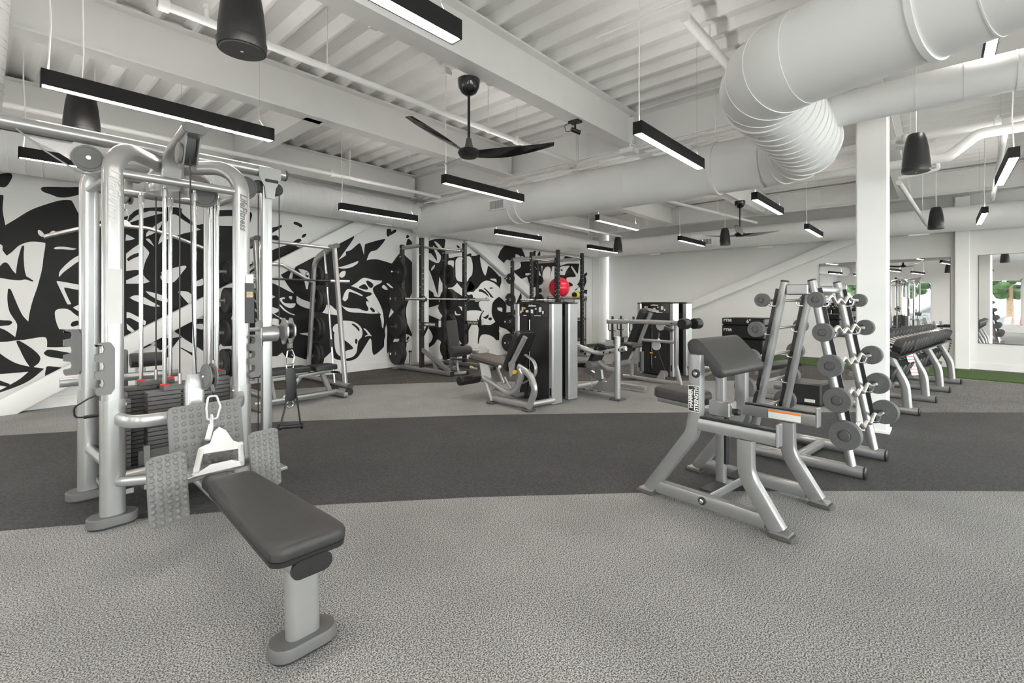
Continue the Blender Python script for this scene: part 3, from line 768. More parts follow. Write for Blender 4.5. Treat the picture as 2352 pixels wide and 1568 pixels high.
# ================================================================== mural painted on the left wall
# Outlines surveyed on the wall; each string lists points of one closed shape ('!' marks a sharp corner).
CROP = dict(A=(0,380,5.6), a=(0,640,5.6), B=(285,460,6.535), b=(285,660,7.125), C=(560,490,7.84), c=(560,660,7.84),
            D=(760,510,8.71), d=(760,670,8.71), E=(960,530,9.225), e=(960,680,9.225), F=(1120,540,9.8), P=(0,0,1))
def trace(key, txt):
    ox, oy, k = CROP[key]; out = []
    for t in txt.split():
        sh = t.endswith('!'); x, y = t.rstrip('!').split(',')
        p = (ox + float(x)/k, oy + float(y)/k)
        out.append(p + (1,) if sh else p)
    return out
BLACK = [
 ('A', '-150,140 0,108 70,99 130,99 158,135 130,205 75,272 0,275 -150,230'),
 ('A', '525,300 560,275 700,274 900,278 1030,274 1110,290 1190,312 1110,345 960,390 830,412 740,405 660,375 560,340'),
 # body at the left end
 ('P', '-60,452! -20,448 4,447.5 8,452 6,482 12.3,517! 36,503 71,482 111,467.5 139,460 161,459.5 168,466 180,489 197,507.5 240,506 293,496 308,485 326,478 361,476 413,477 418,489 438,506 452,516 470,514 500,518 540,519! 545,600! 546,640 540,700 520,760 500,800 480,815! 455,798 430,782 415,776 395,800 385,812 370,806 352,792 330,800 300,806 270,800 235,790 196,793 150,797 108,797! 106,776 86,775 60,780 40,781 20,784 0,785 -60,786! -60,751 0,753 35,773.6! 39.5,750 36,738 22,716 17,690 18,666 21,663 26,667 40,700 52,724 65,738! 68,718 75,690 86,658 96,620 100,590 104,563 100,557 70,555 45,563 28,578 15.5,587! 6,575 0,560 -60,548!'),
 ('A', '-120,1330 0,1290 30,1260 70,1245 110,1270 160,1345 205,1392! 215,1300 240,1170 275,1050 295,1030 312,1045 305,1150 315,1330 340,1425! 385,1450 435,1485! 405,1490 330,1465 250,1475 120,1465 0,1445 -120,1440'),
 ('a', '-60,535 60,535 130,538 158,560 130,592 70,603 -60,605'),
 ('a', '210,810 250,795! 350,855 440,920 500,980 520,1020 500,1080 440,1135! 500,1145 570,1155! 500,1215 420,1280 300,1350 150,1410 0,1462 -80,1490! -80,1450 0,1432 150,1350 260,1285 365,1195! 200,1210 0,1225 -80,1230! -80,900 0,960 100,1030 220,1090 380,1130! 320,1040 260,920'),
 ('a', '-80,1290 0,1308 60,1330 125,1355 90,1385 40,1380 -80,1350'),
 ('a', '565,960 590,925 640,910 800,935 960,965 1090,990 1100,1030 1050,1050 900,1040 700,1015 610,995'),
 ('a', '590,1160 610,1125 700,1130 860,1150! 740,1205 620,1262 580,1245'),
 # small arch by the cable tower
 ('P', '478,487 500,483 540,482 570,485 579,492 576,506 569,525! 560,512 545,498 520,496 478,498'),
 ('C', '510,255 600,235 660,208 690,225 670,255 600,300 510,352 440,385 400,380 440,300'),
 ('C', '380,420 450,400 540,398 590,395 630,430 645,490! 590,488 500,490 340,460 300,455 320,430'),
 ('C', '895,170 920,150 990,168 1045,205 1050,240 1020,248 960,215 910,195'),
 ('C', '1042,425 1060,385 1105,365 1125,385 1100,420 1060,438'),
 ('C', '120,520 240,518! 335,640! 250,745 215,705 212,660 238,620 190,600 120,640'),
 # body behind the smith machine
 ('P', '545,600! 560,612 585,602 603,600 625,574 642,568 659,562 672,556 683,549 690,548.5 692,553 686,557! 711,566! 760,560 781,556! 809,542! 812,548 777,597! 794,586 794.5,578 806,574 820,562 828,560 836,586! 838,564 843,559 880,549 883,553 866,573 850,579 842,598! 852,595.5 869,596 900,605! 921,579 932,588 946,602 952,619 948,632 947,663 946,672 933,707 935,741! 950,775! 935,768 933,800 925,806 893,806! 889,806 887,740! 883,788 880,798 865,812 858,814 855,805 853,782 850,777! 838,800 825,818 815,826 800,828.5 790,827! 770,824 760,808! 745,822 730,830 700,828 670,822 640,818 615,818 590,810 560,812 545,800!'),
 ('d', '1500,770 1560,800 1665,905! 1610,890 1500,830!'),
 ('d', '1500,1010! 1620,940! 1560,985 1500,1040!'),
 ('D', '1120,150 1150,132 1200,140 1208,190! 1260,155 1305,155 1305,190 1260,225 1190,260 1140,295! 1115,250'),
 ('D', '1505,290 1525,250! 1575,280! 1540,318 1515,318'),
 ('D', '1510,420 1530,350 1560,335 1610,385 1650,475 1640,500 1560,500 1510,500'),
 # right of the wall column
 ('E', '205,150 235,150 240,175 220,215! 300,190 400,170 540,170 578,190 575,260 560,400 600,440 640,460 660,560 770,550 830,545! 960,535 1075,485 1110,475 1135,500 1130,525 1200,530 1260,515 1315,492! 1315,600 1335,720 1370,850 1422,955! 1455,880 1485,735! 1560,790 1650,880 1720,960 1760,990 1760,1180 1720,1230! 1690,1170 1600,1100 1500,1060 1420,1060 1340,1110 1280,1190 1240,1250 1180,1290 1080,1295! 1030,1320 1075,1360 1120,1345 1155,1360 1180,1450 1200,1490! 1310,1480 1400,1420 1450,1400 1465,1415 1400,1470 1330,1500! 1290,1530 1300,1600 1350,1690 1340,1710! 1220,1690 1075,1690 960,1760 1000,1850 1075,1980 1070,2350 960,2420 830,2300 600,2440 430,2300 340,2400 205,2490! 205,2400 240,2360 300,2290 310,2220 260,2110 205,2050! 205,1170! 240,1250 320,1310 340,1380 400,1400 450,1398 540,1365! 560,1140 520,1050 505,965 460,980 440,1100 425,1370! 380,1250 320,1050 260,880 210,800!'),
 ('E', '815,320 835,305 870,325 885,350 865,368 835,350'),
 ('E', '1690,590! 1700,540 1740,440 1800,350 1850,310 1920,320 1990,335! 2050,400 2060,600 1990,640 1880,610 1820,680 1750,625!'),
 ('e', '1255,470! 1300,520 1340,560 1400,600 1540,605 1640,540! 1720,640 1720,930! 1660,930 1600,870 1500,820 1420,808 1350,820 1310,880 1285,1005! 1262,985 1285,700 1262,620'),
 ('e', '1720,10! 1640,60 1580,150 1555,280 1580,430 1640,540 1720,640 1850,690! 1950,770 2020,800! 2060,740 2110,640 2140,560! 2100,530 2000,510 1940,480 1905,430 1910,385 1950,370 2020,390 2080,420! 2110,370! 2140,250 2100,230! 2060,280 1960,330 1870,345! 1860,150'),
 ('e', '1290,530! 1300,460 1320,400 1370,320 1420,250 1490,190 1535,185 1520,240 1450,300 1390,330 1350,400 1340,470 1350,548!'),
 ('e', '1360,420! 1410,440 1495,380! 1490,430 1450,480 1400,465'),
 ('e', '1490,470 1520,450 1560,455 1565,490 1535,512 1505,500'),
 ('e', '1870,20 1920,0 1990,0 2020,40 2020,120 1985,180! 1940,150 1910,110 1880,90'),
 # far right part
 ('F', '740,720! 620,790 570,750 530,710! 570,800 640,880 750,985! 860,970 950,1100 1040,1170 1100,1140 1150,1010 1120,850 1060,700! 1130,760 1200,900 1230,1030! 1240,850 1290,740 1350,700! 1420,760 1400,980! 1460,700! 1620,680! 1600,900 1590,1100 1640,1170 1730,1190! 1770,1000 1800,950 1970,940 1980,900 1940,830 1880,720! 1900,700 2030,885! 2040,800 2060,640! 1800,640 1640,690! 1500,560 740,600!'),
 ('F', '230,520! 250,440 300,330 380,240! 460,250 510,270 560,262 770,300! 820,410 860,520! 780,470 740,490! 690,440 620,432 560,450 490,500 430,500 400,500! 340,540 290,570!'),
 ('F', '965,510! 990,430 1040,360 1078,345! 1078,510!'), ('F', '1100,510! 1130,420 1165,365 1182,370 1188,500!'), ('F', '1258,500! 1270,420! 1282,500!'),
 ('F', '1690,570! 1760,460 1850,465 1930,480! 1950,510 2060,570! 1900,590'),
 ('F', '1755,1200 1770,1110 1830,1060 1890,1070 1915,1110 1910,1140 1850,1160 1775,1225!'),
 ('F', '2030,1190! 2010,1120 2060,1040 2100,900! 2160,880 2230,830! 2240,890 2200,920! 2225,1040 2160,1200! 2060,1170!'),
 ('F', '1950,1255! 1970,1210 2040,1170! 2000,1230'),
 ('F', '1060,1260! 1150,1190! 1210,1200! 1210,1280 1100,1305!'),
 ('F', '1620,1190! 1660,1280 1680,1330 1600,1330!'), ('F', '2080,1230! 2245,1228! 2230,1330! 2170,1300!'), ('F', '2080,1490! 2170,1450 2235,1375! 2235,1490!'),
 ('F', '640,1540! 680,1440 720,1340 760,1250! 770,1520!'),
]
WHITE = [
 ('A', '485,850 500,828 540,850 575,895 578,915 540,915 500,890'), ('A', '630,890 650,855 690,838 715,855 700,885 660,900'),
 ('A', '697,1060 740,1045 850,1047 985,1070! 930,1085 800,1075 710,1075'),
 ('A', '755,1430! 770,1360 850,1270 950,1190 1045,1140! 1110,1210 1150,1290 1150,1380! 1100,1310 1070,1250 1040,1228 990,1245 900,1310 820,1370 765,1428!'),
 ('a', '730,45! 745,30 900,55 1110,95 1180,110! 1180,165 1110,160 960,135 850,115 825,120 850,190 915,325! 880,328 860,315 800,190'),
 ('a', '940,370! 1000,340 1110,310 1180,300! 1180,480 1110,458 1000,410'),
 ('a', '705,460 715,410 760,388 840,385 900,405 960,455 1040,500 1110,512 1190,512 1210,560 1190,610 1110,625 950,655 760,648! 725,560'),
 ('a', '260,795! 400,770 500,758 590,765! 600,870 620,882 900,875 1110,865 1300,850! 1300,1130 1110,1150 870,1150! 740,1130 610,1120 560,1150 430,1135! 500,1080 520,1020 480,950 400,885'),
 ('B', '40,345! 100,300 200,220 330,175 400,158 500,165 640,182! 500,210 320,260 200,295 60,345!'),
 ('B', '330,520! 345,480 410,420 500,355 580,305! 550,390 470,480 330,545!'),
 ('B', '595,425! 640,335 720,220 790,222 880,290 1010,370 1090,410 1150,440! 1020,470 900,495 780,535 720,550! 640,590 570,620 510,660! 540,560'),
 ('B', '30,510! 60,520 165,575! 100,595 20,605!'), ('B', '330,578! 370,575 410,620 450,692! 400,650 340,600'),
 ('B', '30,800! 150,705 250,645! 310,700 370,770 370,810 330,890! 300,980 290,1120 385,1220! 300,1245 150,1250 30,1250!'),
 ('B', '540,1150! 565,1110 560,1075 640,1045 760,1010 880,982 925,985 930,1010 880,1070 820,1150 760,1215 700,1240 620,1235 570,1200'),
 ('B', '1010,990! 1015,900 1050,820 1090,780! 1085,940 1030,985'), ('B', '1000,1300! 1060,1230 1180,1170! 1180,1270'),
 ('b', '90,165! 160,132 240,130 330,160 420,215 560,290 590,308! 480,312 360,280 250,245 150,205'),
 ('b', '350,60! 480,85 600,120 680,155 712,190 710,240 690,245! 560,205 420,125'),
 ('b', '885,75! 910,60 1000,62 1060,80 1120,135 1175,205 1200,300 1090,320! 1040,250 960,160'),
 ('b', '40,400! 100,415 200,465 300,520 360,560 340,620! 280,595 180,540 100,500 40,505!'), ('b', '40,590! 100,640 180,720 165,745 130,740 50,680!'),
 ('b', '400,905! 440,885 500,890 530,912 480,942 440,930'), ('b', '590,810! 700,750 800,700! 880,760 945,800! 800,825 680,825'),
 ('b', '945,810! 1100,920 1180,985 1300,1080! 1300,1200! 1180,1090 1000,1020 920,985 935,1000 1050,1080 1180,1180 1220,1300! 1100,1320 800,1310 600,1330 340,1260 300,1230! 340,1020! 430,1045 500,1065 560,1050 640,1000 720,945! 700,1010 640,1110 635,1140 680,1140 760,1060!'),
 ('b', '1125,645! 1200,600 1290,595! 1290,685 1200,670'), ('b', '1130,525! 1200,480 1290,440! 1290,510! 1200,515'),
 ('C', '500,565! 600,560 775,570! 640,610 510,660! 400,690 290,790 200,790! 190,700 240,750 340,640! 240,520! 330,520 340,600'),
 ('C', '945,585! 1000,592 1095,600! 1030,612 970,605'),
 ('C', '815,1160! 830,1100 860,1030 900,960 930,965 890,1050 870,1165! 850,1195'),
 ('C', '980,1000! 1010,1050 1060,1130 1090,1220 1120,1360! 1150,1365! 1180,1100 1100,1020'),
 ('C', '660,1095! 720,1180 800,1310 905,1440! 800,1395 680,1330 510,1250 380,1200! 300,1290 340,1340! 230,1310! 220,1180 340,1130 520,1110'),
 ('C', '200,800! 340,870 340,1040 225,1095! 220,1000! 260,980 210,930!'),
 ('C', '510,1470! 570,1500! 510,1530! 400,1560 230,1555! 240,1370 340,1410'),
 ('c', '645,200 700,178 735,180 735,205 700,210 690,235 740,280 850,288 920,285 930,310 900,355 840,370 770,350 700,300 660,250'),
 ('c', '810,160 865,160 865,205 850,215 820,190'), ('c', '635,300 670,320 740,390 830,455 910,485 910,500 840,480 730,420 660,350'),
 ('c', '950,150! 1040,210 1140,245 1200,270! 1200,390! 1120,370 1010,325 950,265'),
 ('c', '1480,310! 1560,320 1630,380 1680,420! 1680,500! 1600,490 1410,455! 1460,390'),
 ('c', '290,290! 400,340 520,355 600,380 635,395 610,440 540,470! 640,530 780,590 900,650 945,690! 920,700 820,660 700,590 580,510 450,420'),
 ('c', '510,570 580,562 640,600 640,700! 560,680 510,670!'), ('c', '835,890 880,850 940,850! 920,900 880,935 840,925'),
 ('c', '1000,832! 1110,815 1200,810! 1200,870! 1110,860'), ('c', '510,1275! 580,1250 690,1170! 790,1300! 640,1285'),
 ('c', '845,1205! 950,1240 1080,1285 1150,1300! 1150,1345! 1000,1325 930,1310! 900,1260'),
 ('c', '1600,740 1620,690 1670,655 1720,660! 1760,700 1760,850! 1700,850 1640,820 1605,780'),
 ('D', '130,905! 250,880 400,830 550,775! 535,820 470,870 400,905 300,925 200,925'), ('D', '165,1070 190,1010 250,975 290,985 290,1040 260,1090 210,1110'),
 ('D', '400,1280! 500,1220 600,1140 670,1112 760,1130 870,1158 1020,1170! 1000,1215 900,1265 840,1320 850,1400 900,1490 980,1640 1030,1780 1050,1900! 980,1830! 900,1740 780,1620 700,1500! 800,1460 818,1430 790,1405 700,1395 600,1355 500,1310'),
 ('D', '1020,1300 1040,1260 1070,1260 1110,1300 1140,1345! 1100,1355 1050,1330'), ('D', '1112,1230 1140,1222 1200,1270 1265,1330! 1200,1310 1150,1270'),
 ('D', '230,1540! 270,1420 320,1350 370,1335 450,1370 560,1420 635,1465 610,1478 500,1430 380,1395 350,1430 340,1520 300,1570 270,1580'),
 ('d', '180,240! 260,300! 380,325 550,335 640,370 710,385 745,370 750,330 710,250 705,200 740,195 830,270 910,360 955,430! 800,435 600,420 420,410 330,385 270,340'),
 ('d', '215,575! 320,578 430,590 530,640 600,710 630,800 615,900 550,980 530,1080 515,1200 460,1280 380,1320 270,1340! 100,1200 60,850!'),
 ('d', '985,480 1020,470 1050,510 1058,600 1045,730! 1020,700 1010,600'), ('d', '650,735 690,740 760,810 815,885! 740,880 690,898 690,880 735,850 700,790'),
 ('d', '780,930! 805,970 815,1100 830,1230 860,1265 920,1250 1010,1180 1060,1100 1070,950 1105,870! 1080,820 1085,720 1112,670! 1125,760 1120,900 1105,1080 1100,1200! 1120,1210 1130,1420! 800,1440 330,1420 300,1385! 420,1370 520,1320 600,1220 700,1060'),
 ('d', '1200,335! 1260,400! 1170,510! 1160,495'), ('d', '1245,1000! 1265,940! 1370,940! 1345,1000!'), ('d', '1500,840! 1600,900 1620,940! 1500,1000!'),
 ('E', '345,230 380,230 450,290 515,370 510,392 470,385 400,320'), ('E', '315,310! 350,340 400,420! 480,520 480,600 450,665 400,680 330,655 205,590! 205,480 280,480! 360,590 405,645! 390,520 340,400'),
 ('E', '275,835! 290,780 345,722 360,730 340,790 290,838'), ('E', '795,900 790,720 800,620 860,560 960,550 1100,545 1140,630 1158,740 1150,900 1120,960 1080,1000! 1030,1080 900,1075 830,1050! 800,980'),
 ('E', '640,770! 640,640 755,628! 760,700 750,780!'), ('E', '520,510! 550,505 555,620! 530,580'), ('E', '640,560! 700,560 775,548! 740,568 660,575!'),
 ('E', '1105,1050! 1110,1130 1105,1215! 1160,1190 1200,1175! 1170,1240 1130,1258 1080,1220 1030,1250 975,1250! 900,1190 830,1100! 740,1190 640,1210 640,1260! 730,1255 830,1310 975,1405! 1020,1300 1080,1180'),
 ('E', '1280,1190 1340,1110 1420,1060 1500,1060 1600,1100 1690,1170 1720,1210 1725,1290! 1600,1260 1520,1245 1505,1260 1560,1300 1720,1370 1640,1450 1580,1530 1560,1660! 1540,1740 1400,1700 1300,1530 1310,1500! 1460,1420 1460,1405 1330,1480 1200,1490 1160,1360 1170,1300'),
 ('E', '1515,1020! 1570,1012 1650,1020 1670,1090! 1600,1060'), ('E', '440,1495! 480,1445 500,1445 490,1480 450,1500'),
 ('e', '205,250! 330,215 445,180! 425,240 440,300 480,370 545,450! 510,520! 400,470 205,385!'), ('e', '205,1020! 280,950 305,840 260,750 205,700!'), ('e', '205,1130! 300,1080 360,1060! 480,1180 975,1200! 975,1040 890,1010! 880,1300 205,1360!'),
 ('e', '855,205! 970,240! 970,400! 930,310'), ('e', '780,310! 800,330 820,370 910,385! 880,402 800,400 780,370'),
 ('e', '1075,310 1140,300 1250,300 1340,320! 1310,400 1295,450 1255,480! 1265,760! 1265,1005! 1285,1005! 1300,1250 1075,1260! 1075,460 1150,455 1220,460 1225,430 1160,380 1075,355!'),
 ('e', '1680,240! 1720,240 1780,250 1785,330! 1720,310 1685,280'), ('e', '1710,720! 1790,720! 1780,830! 1740,820'), ('e', '1860,690! 1950,770 2010,795! 1960,900 1920,980! 1870,850'),
 ('F', '300,1300! 270,1190 330,1000 420,640 600,630 745,640! 740,720 640,780 580,750 530,710! 570,800 640,880 750,985! 750,1250 720,1340 640,1540! 600,1560! 580,1440 560,1330 530,1265! 490,1330 470,1440! 470,1250 420,1170'),
 ('F', '850,860! 950,855 950,890 860,905'), ('F', '850,950! 890,950 930,1110 930,1200! 920,1330 750,1330! 800,1000'),
 ('F', '1080,700! 1140,740 1230,1030! 1130,1250 1060,1260! 1030,1200 1120,1160 1160,1010'), ('F', '1210,690! 1235,690! 1222,840!'), ('F', '1240,1000! 1250,850 1300,740 1290,800 1350,950! 1340,1000'),
 ('F', '1620,890! 1630,720 1760,690 1845,690! 1770,800 1730,900!'), ('F', '1870,715! 1960,810 2035,880! 2060,960 2060,1040 2010,1100 2050,1160 1960,1240 2060,1330! 1940,1330 1680,1300 1630,1190! 1740,1190 1770,1220 1910,1150 1910,1100 1830,1058 1760,1110! 1790,960 1960,940 1975,890'),
]
INK = [
 ('a', '910,600 925,560 990,538 1045,558 1020,590 940,615'), ('a', '565,960 590,925 640,910 800,935 960,965 1120,1000 1100,1030 1050,1050 900,1040 700,1015 610,995'),
 ('a', '590,1160 610,1125 700,1130 860,1150! 740,1205 620,1262 580,1245'),
 ('B', '40,880! 100,830 180,795 240,785 268,800 240,830 150,865 60,915!'), ('B', '30,1062! 150,1045 220,1048 242,1070 220,1110 140,1150 30,1200!'),
 ('b', '110,1140 150,1118 220,1160 270,1220 265,1255 220,1262 150,1210'), ('b', '635,1130 700,1010 740,960! 740,1120 680,1145'), ('b', '910,990 940,985 1050,1040 1180,1090! 1190,1180! 1080,1090 970,1020'),
 ('C', '1110,1080! 1125,1060 1150,1065 1160,1075! 1125,1075 1130,1110 1165,1110! 1160,1150 1125,1160 1110,1130'),
 ('D', '705,1180 740,1170 800,1200 845,1245 835,1295 795,1318 750,1285 715,1225'), ('D', '555,1300 600,1265 670,1240 710,1270 745,1330 700,1350 620,1335 565,1315'),
 ('d', '785,320 810,312 860,350 878,385 860,408 820,390 790,350'), ('d', '415,650 440,635 500,665 560,725 570,775 550,782 500,720'), ('d', '480,990 490,945 515,940 530,985 515,1040 490,1030'),
 ('d', '215,940! 270,965 370,1040 435,1110 425,1145 340,1165 270,1200! 200,1180'), ('d', '1510,960 1520,910 1560,890 1560,930 1525,975'),
 ('E', '1285,1260 1300,1235 1350,1240 1430,1290 1480,1350 1505,1410! 1440,1350 1360,1300 1290,1285'), ('E', '1390,1215 1410,1210 1480,1270 1540,1340 1605,1420! 1540,1405 1500,1340 1430,1260'),
 ('E', '1512,1212 1530,1200 1580,1202 1585,1215 1560,1225 1520,1225'), ('F', '1640,780 1660,765 1690,780 1680,800 1650,798'),
 ('e', '1360,420! 1410,440 1495,380! 1490,430 1450,480 1400,465'),
]
mural = MB()
def paint(name, shapes, m, off):
    b = MB()
    for i, (k, t) in enumerate(shapes):
        pts = smooth2(trace(k, t), 4)
        P = [onY(x, y, YM) for x, y in pts]
        if sum(P[j-1].x*P[j].z - P[j].x*P[j-1].z for j in range(len(P))) < 0: P = P[::-1]
        q = off + i*0.000006
        b.prism([(p.x, YM + 0.001, p.z) for p in P], (0, -q - 0.001, 0))
    return b.build(name, m, wall_mural, angle=30, kind='stuff')
paint('mural_black_paint', BLACK, 'black_paint', 0.0012)
paint('mural_white_paint', WHITE, 'white_paint', 0.0030)
paint('mural_ink', INK, 'black_paint', 0.0048)
# ================================================================== multi-station cable tower with low-row bench
JX, JY = 0.88, 3.93
J = thing('cable_tower', 'tall silver multi-station cable tower with weight stacks and low-row bench', 'cable machine', (JX, JY, 0))
def jl(x, y, z): return Vector((x-JX, y-JY, z))
POST = {'A': (0.545, 3.63), 'B': (1.24, 3.63), 'C': (0.515, 4.24), 'D': (1.235, 4.24)}
for k, (px, py) in POST.items():
    hub = Vector((JX + (px-JX)*.12, JY + (py-JY)*.12))
    path = fillet([jl(px, py, .03), jl(px, py, 2.245), jl(hub.x, hub.y, 2.22)], .17, 9)
    MB().sweep(path, rrect(.105, .078, .036, 4), up=(0, 1, 0)).build('upright', 'silver', J)
    MB().sweep([jl(px, py, .05), jl(px, py, .735)], rrect(.122, .094, .042, 4), up=(0, 1, 0)).build('sleeve', 'silver', J)
    f = MB().sweep([jl(px, py, .014), jl(px, py, .058), jl(px, py, .064)], rrect(.24, .15, .07, 4), up=(0, 1, 0), scales=[1, 1, .95]).build('foot', 'foot_grey', J)
    MB().sweep([jl(px, py, 0), jl(px, py, .015)], rrect(.225, .135, .065, 4), up=(0, 1, 0)).build('rubber_sole', 'rubber', f)
    sgx = -1 if px < JX else 1
    for z in (.62, .70):
        MB().lathe([(.012,0),(.012,.008),(.006,.012)], jl(px+.053*-sgx, py-.02, z), (-sgx, 0, 0), n=10).build('bolt', 'chrome', J)
# top frame
zt = 2.07
for a, b_ in (('A','B'), ('C','D')):
    MB().cyl(jl(*POST[a], zt), jl(*POST[b_], zt), .026, n=14).build('top_rail', 'silver', J)
for a, b_ in (('A','C'), ('B','D')):
    MB().bar(jl(*POST[a], zt-.02), jl(*POST[b_], zt-.02), .05, .03, r=.012).build('top_rail', 'silver', J)
for a, b_, z in (('A','C',.33), ('B','D',.33), ('A','B',.27), ('C','D',.27)):
    MB().cyl(jl(*POST[a], z), jl(*POST[b_], z), .03, n=14).build('base_rail', 'silver', J)
hb = MB(); hb.lathe([(.11,2.04),(.115,2.05),(.115,2.16),(.105,2.17),(.07,2.26),(.03,2.29)], n=28); hb.build('hub', 'silver', J)
for k in range(6):
    a = pi*k/3+.3; MB().lathe([(.012,0),(.012,.01)], (.114*cos(a), .114*sin(a), 2.1), (cos(a), sin(a), 0), n=8).build('bolt', 'chrome', J)
# crossover beam along X
MB().cyl(jl(-1.45, JY, 2.325), jl(1.66, JY, 2.325), .043, n=20).build('crossover_beam', 'silver', J)
MB().lathe([(.044,0),(.044,.012),(.034,.02)], jl(1.66, JY, 2.325), (1,0,0), n=20).build('beam_cap', 'dark_grey', J)
MB().rtube([jl(-1.40, JY, .02), jl(-1.40, JY, 2.3)], .07, .055, .012, up=(0,1,0)).build('column', 'silver', J)
MB().box(jl(-1.4, JY, .015), (.3, .3, .03)).build('column_base', 'silver', J)
# left pulley wing under the beam
def disc(b, c, axis, r, t, rim=True):
    b.lathe([(r*.25,-t/2-.004),(r*.8,-t/2-.004),(r*.86,-t/2),(r,-t/2),(r,t/2),(r*.86,t/2),(r*.8,t/2+.004),(r*.25,t/2+.004)], c, axis, n=28, up=(0,0,1))
def pulley(parent, c, axis, r, gap=.02, m='grey_plastic'):
    ax = Vector(axis).normalized(); c = Vector(c)
    w = MB().lathe([(r*.72,-gap/2),(r*.66,0),(r*.72,gap/2)], c, ax, n=24, up=(0,0,1)).build('pulley', 'black', parent)
    for sg in (-1, 1):
        b = MB(); disc(b, c+ax*(sg*(gap/2+.006)), ax, r, .008); b.build('cheek', m, w)
    MB().lathe([(.011,0),(.011,.012),(.006,.016)], c+ax*(gap/2+.012), ax, n=10).build('axle', 'chrome', w)
    MB().lathe([(.011,0),(.011,.012),(.006,.016)], c-ax*(gap/2+.012), -ax, n=10).build('axle', 'chrome', w)
    return w
b = MB(); disc(b, jl(.468, JY-.02, 2.19), (0,1,0), .078, .03); b.build('pulley_cover', 'grey_plastic', J)
MB().lathe([(.012,0),(.012,.012)], jl(.468, JY-.038, 2.19), (0,-1,0), n=10).build('axle', 'chrome', J)
MB().plate([(-.30,.05),(.10,.05),(.10,-.10),(.055,-.105),(-.02,-.09),(-.12,-.03)], jl(.455, JY+.01, 2.235), (1,0,0), (0,0,1), .006).build('gusset', 'silver', J)
MB().tube([jl(.16, JY-.025, 2.29), jl(.28, JY-.025, 2.19), jl(.42, JY-.025, 2.10), jl(.50, JY-.025, 2.085)], .005, 8, .05).build('cable_guard', 'silver', J)
MB().cyl(jl(-1.2, JY-.02, 2.265), jl(.4, JY-.02, 2.275), .004, n=6).build('cable', 'cable', J)
# right side big pulleys
for x, y, z in ((1.36, JY-.02, 2.17), (1.06, 3.80, 2.05)):
    b = MB(); disc(b, jl(x, y, z), (.3,1,0), .085, .03); b.build('pulley_cover', 'dark_grey', J)
# sweeping pulldown arms, front and back
def arm(sy):
    p = [Vector((0, sy*.10, 2.06)), Vector((0, sy*.16, 2.27)), Vector((0, sy*.60, 2.345))]
    if sy > 0: p = [Vector((0, .1, 2.10)), Vector((0, .2, 2.24)), Vector((-.05, .80, 2.28))]
    q = fillet(p, .12, 8)
    a = MB().sweep(q, rrect(.125, .062, .03, 5), up=(0, 0, 1)).build('pulldown_arm', 'silver', J)
    d = (q[-1]-q[-2]).normalized()
    MB().sweep([q[-1], q[-1]+d*.010], rrect(.128, .065, .031, 5), up=(0, 0, 1)).build('arm_cap', 'grey_plastic', a)
    return q[-1]
e1 = arm(-1); e2 = arm(1)
MB().plate([(-.13,.02),(.02,.03),(.05,-.02),(-.02,-.17),(-.06,-.2),(-.11,-.18)], e1+Vector((-.036,.06,-.03)), (0,-1,0), (0,0,1), .008).build('pulley_bracket', 'silver', J)
MB().plate([(-.13,.02),(.02,.03),(.05,-.02),(-.02,-.17),(-.06,-.2),(-.11,-.18)], e1+Vector((.036,.06,-.03)), (0,-1,0), (0,0,1), .008).build('pulley_bracket', 'silver', J)
MB().plate([(-.10,.02),(.01,.02),(.01,-.05),(-.04,-.16),(-.09,-.16)], e1+Vector((0,.07,-.03)), (0,-1,0), (0,0,1), .05).build('pulley_slot', 'black', J)
b = MB(); disc(b, e1+Vector((-.05,.12,-.13)), (1,0,0), .062, .012); b.build('pulley_cover', 'grey_plastic', J)
MB().tube([e1+Vector((0,.09,-.15)), jl(.90, 3.44, 1.2), jl(.915, 3.42, .86)], .004, 6).build('cable', 'cable', J)
pulley(J, e2+Vector((-.03,-.02,-.16)), (1,.2,0), .05)
MB().box(e2+Vector((-.03,-.03,-.07)), (.05,.03,.14)).build('pulley_bracket', 'silver', J)
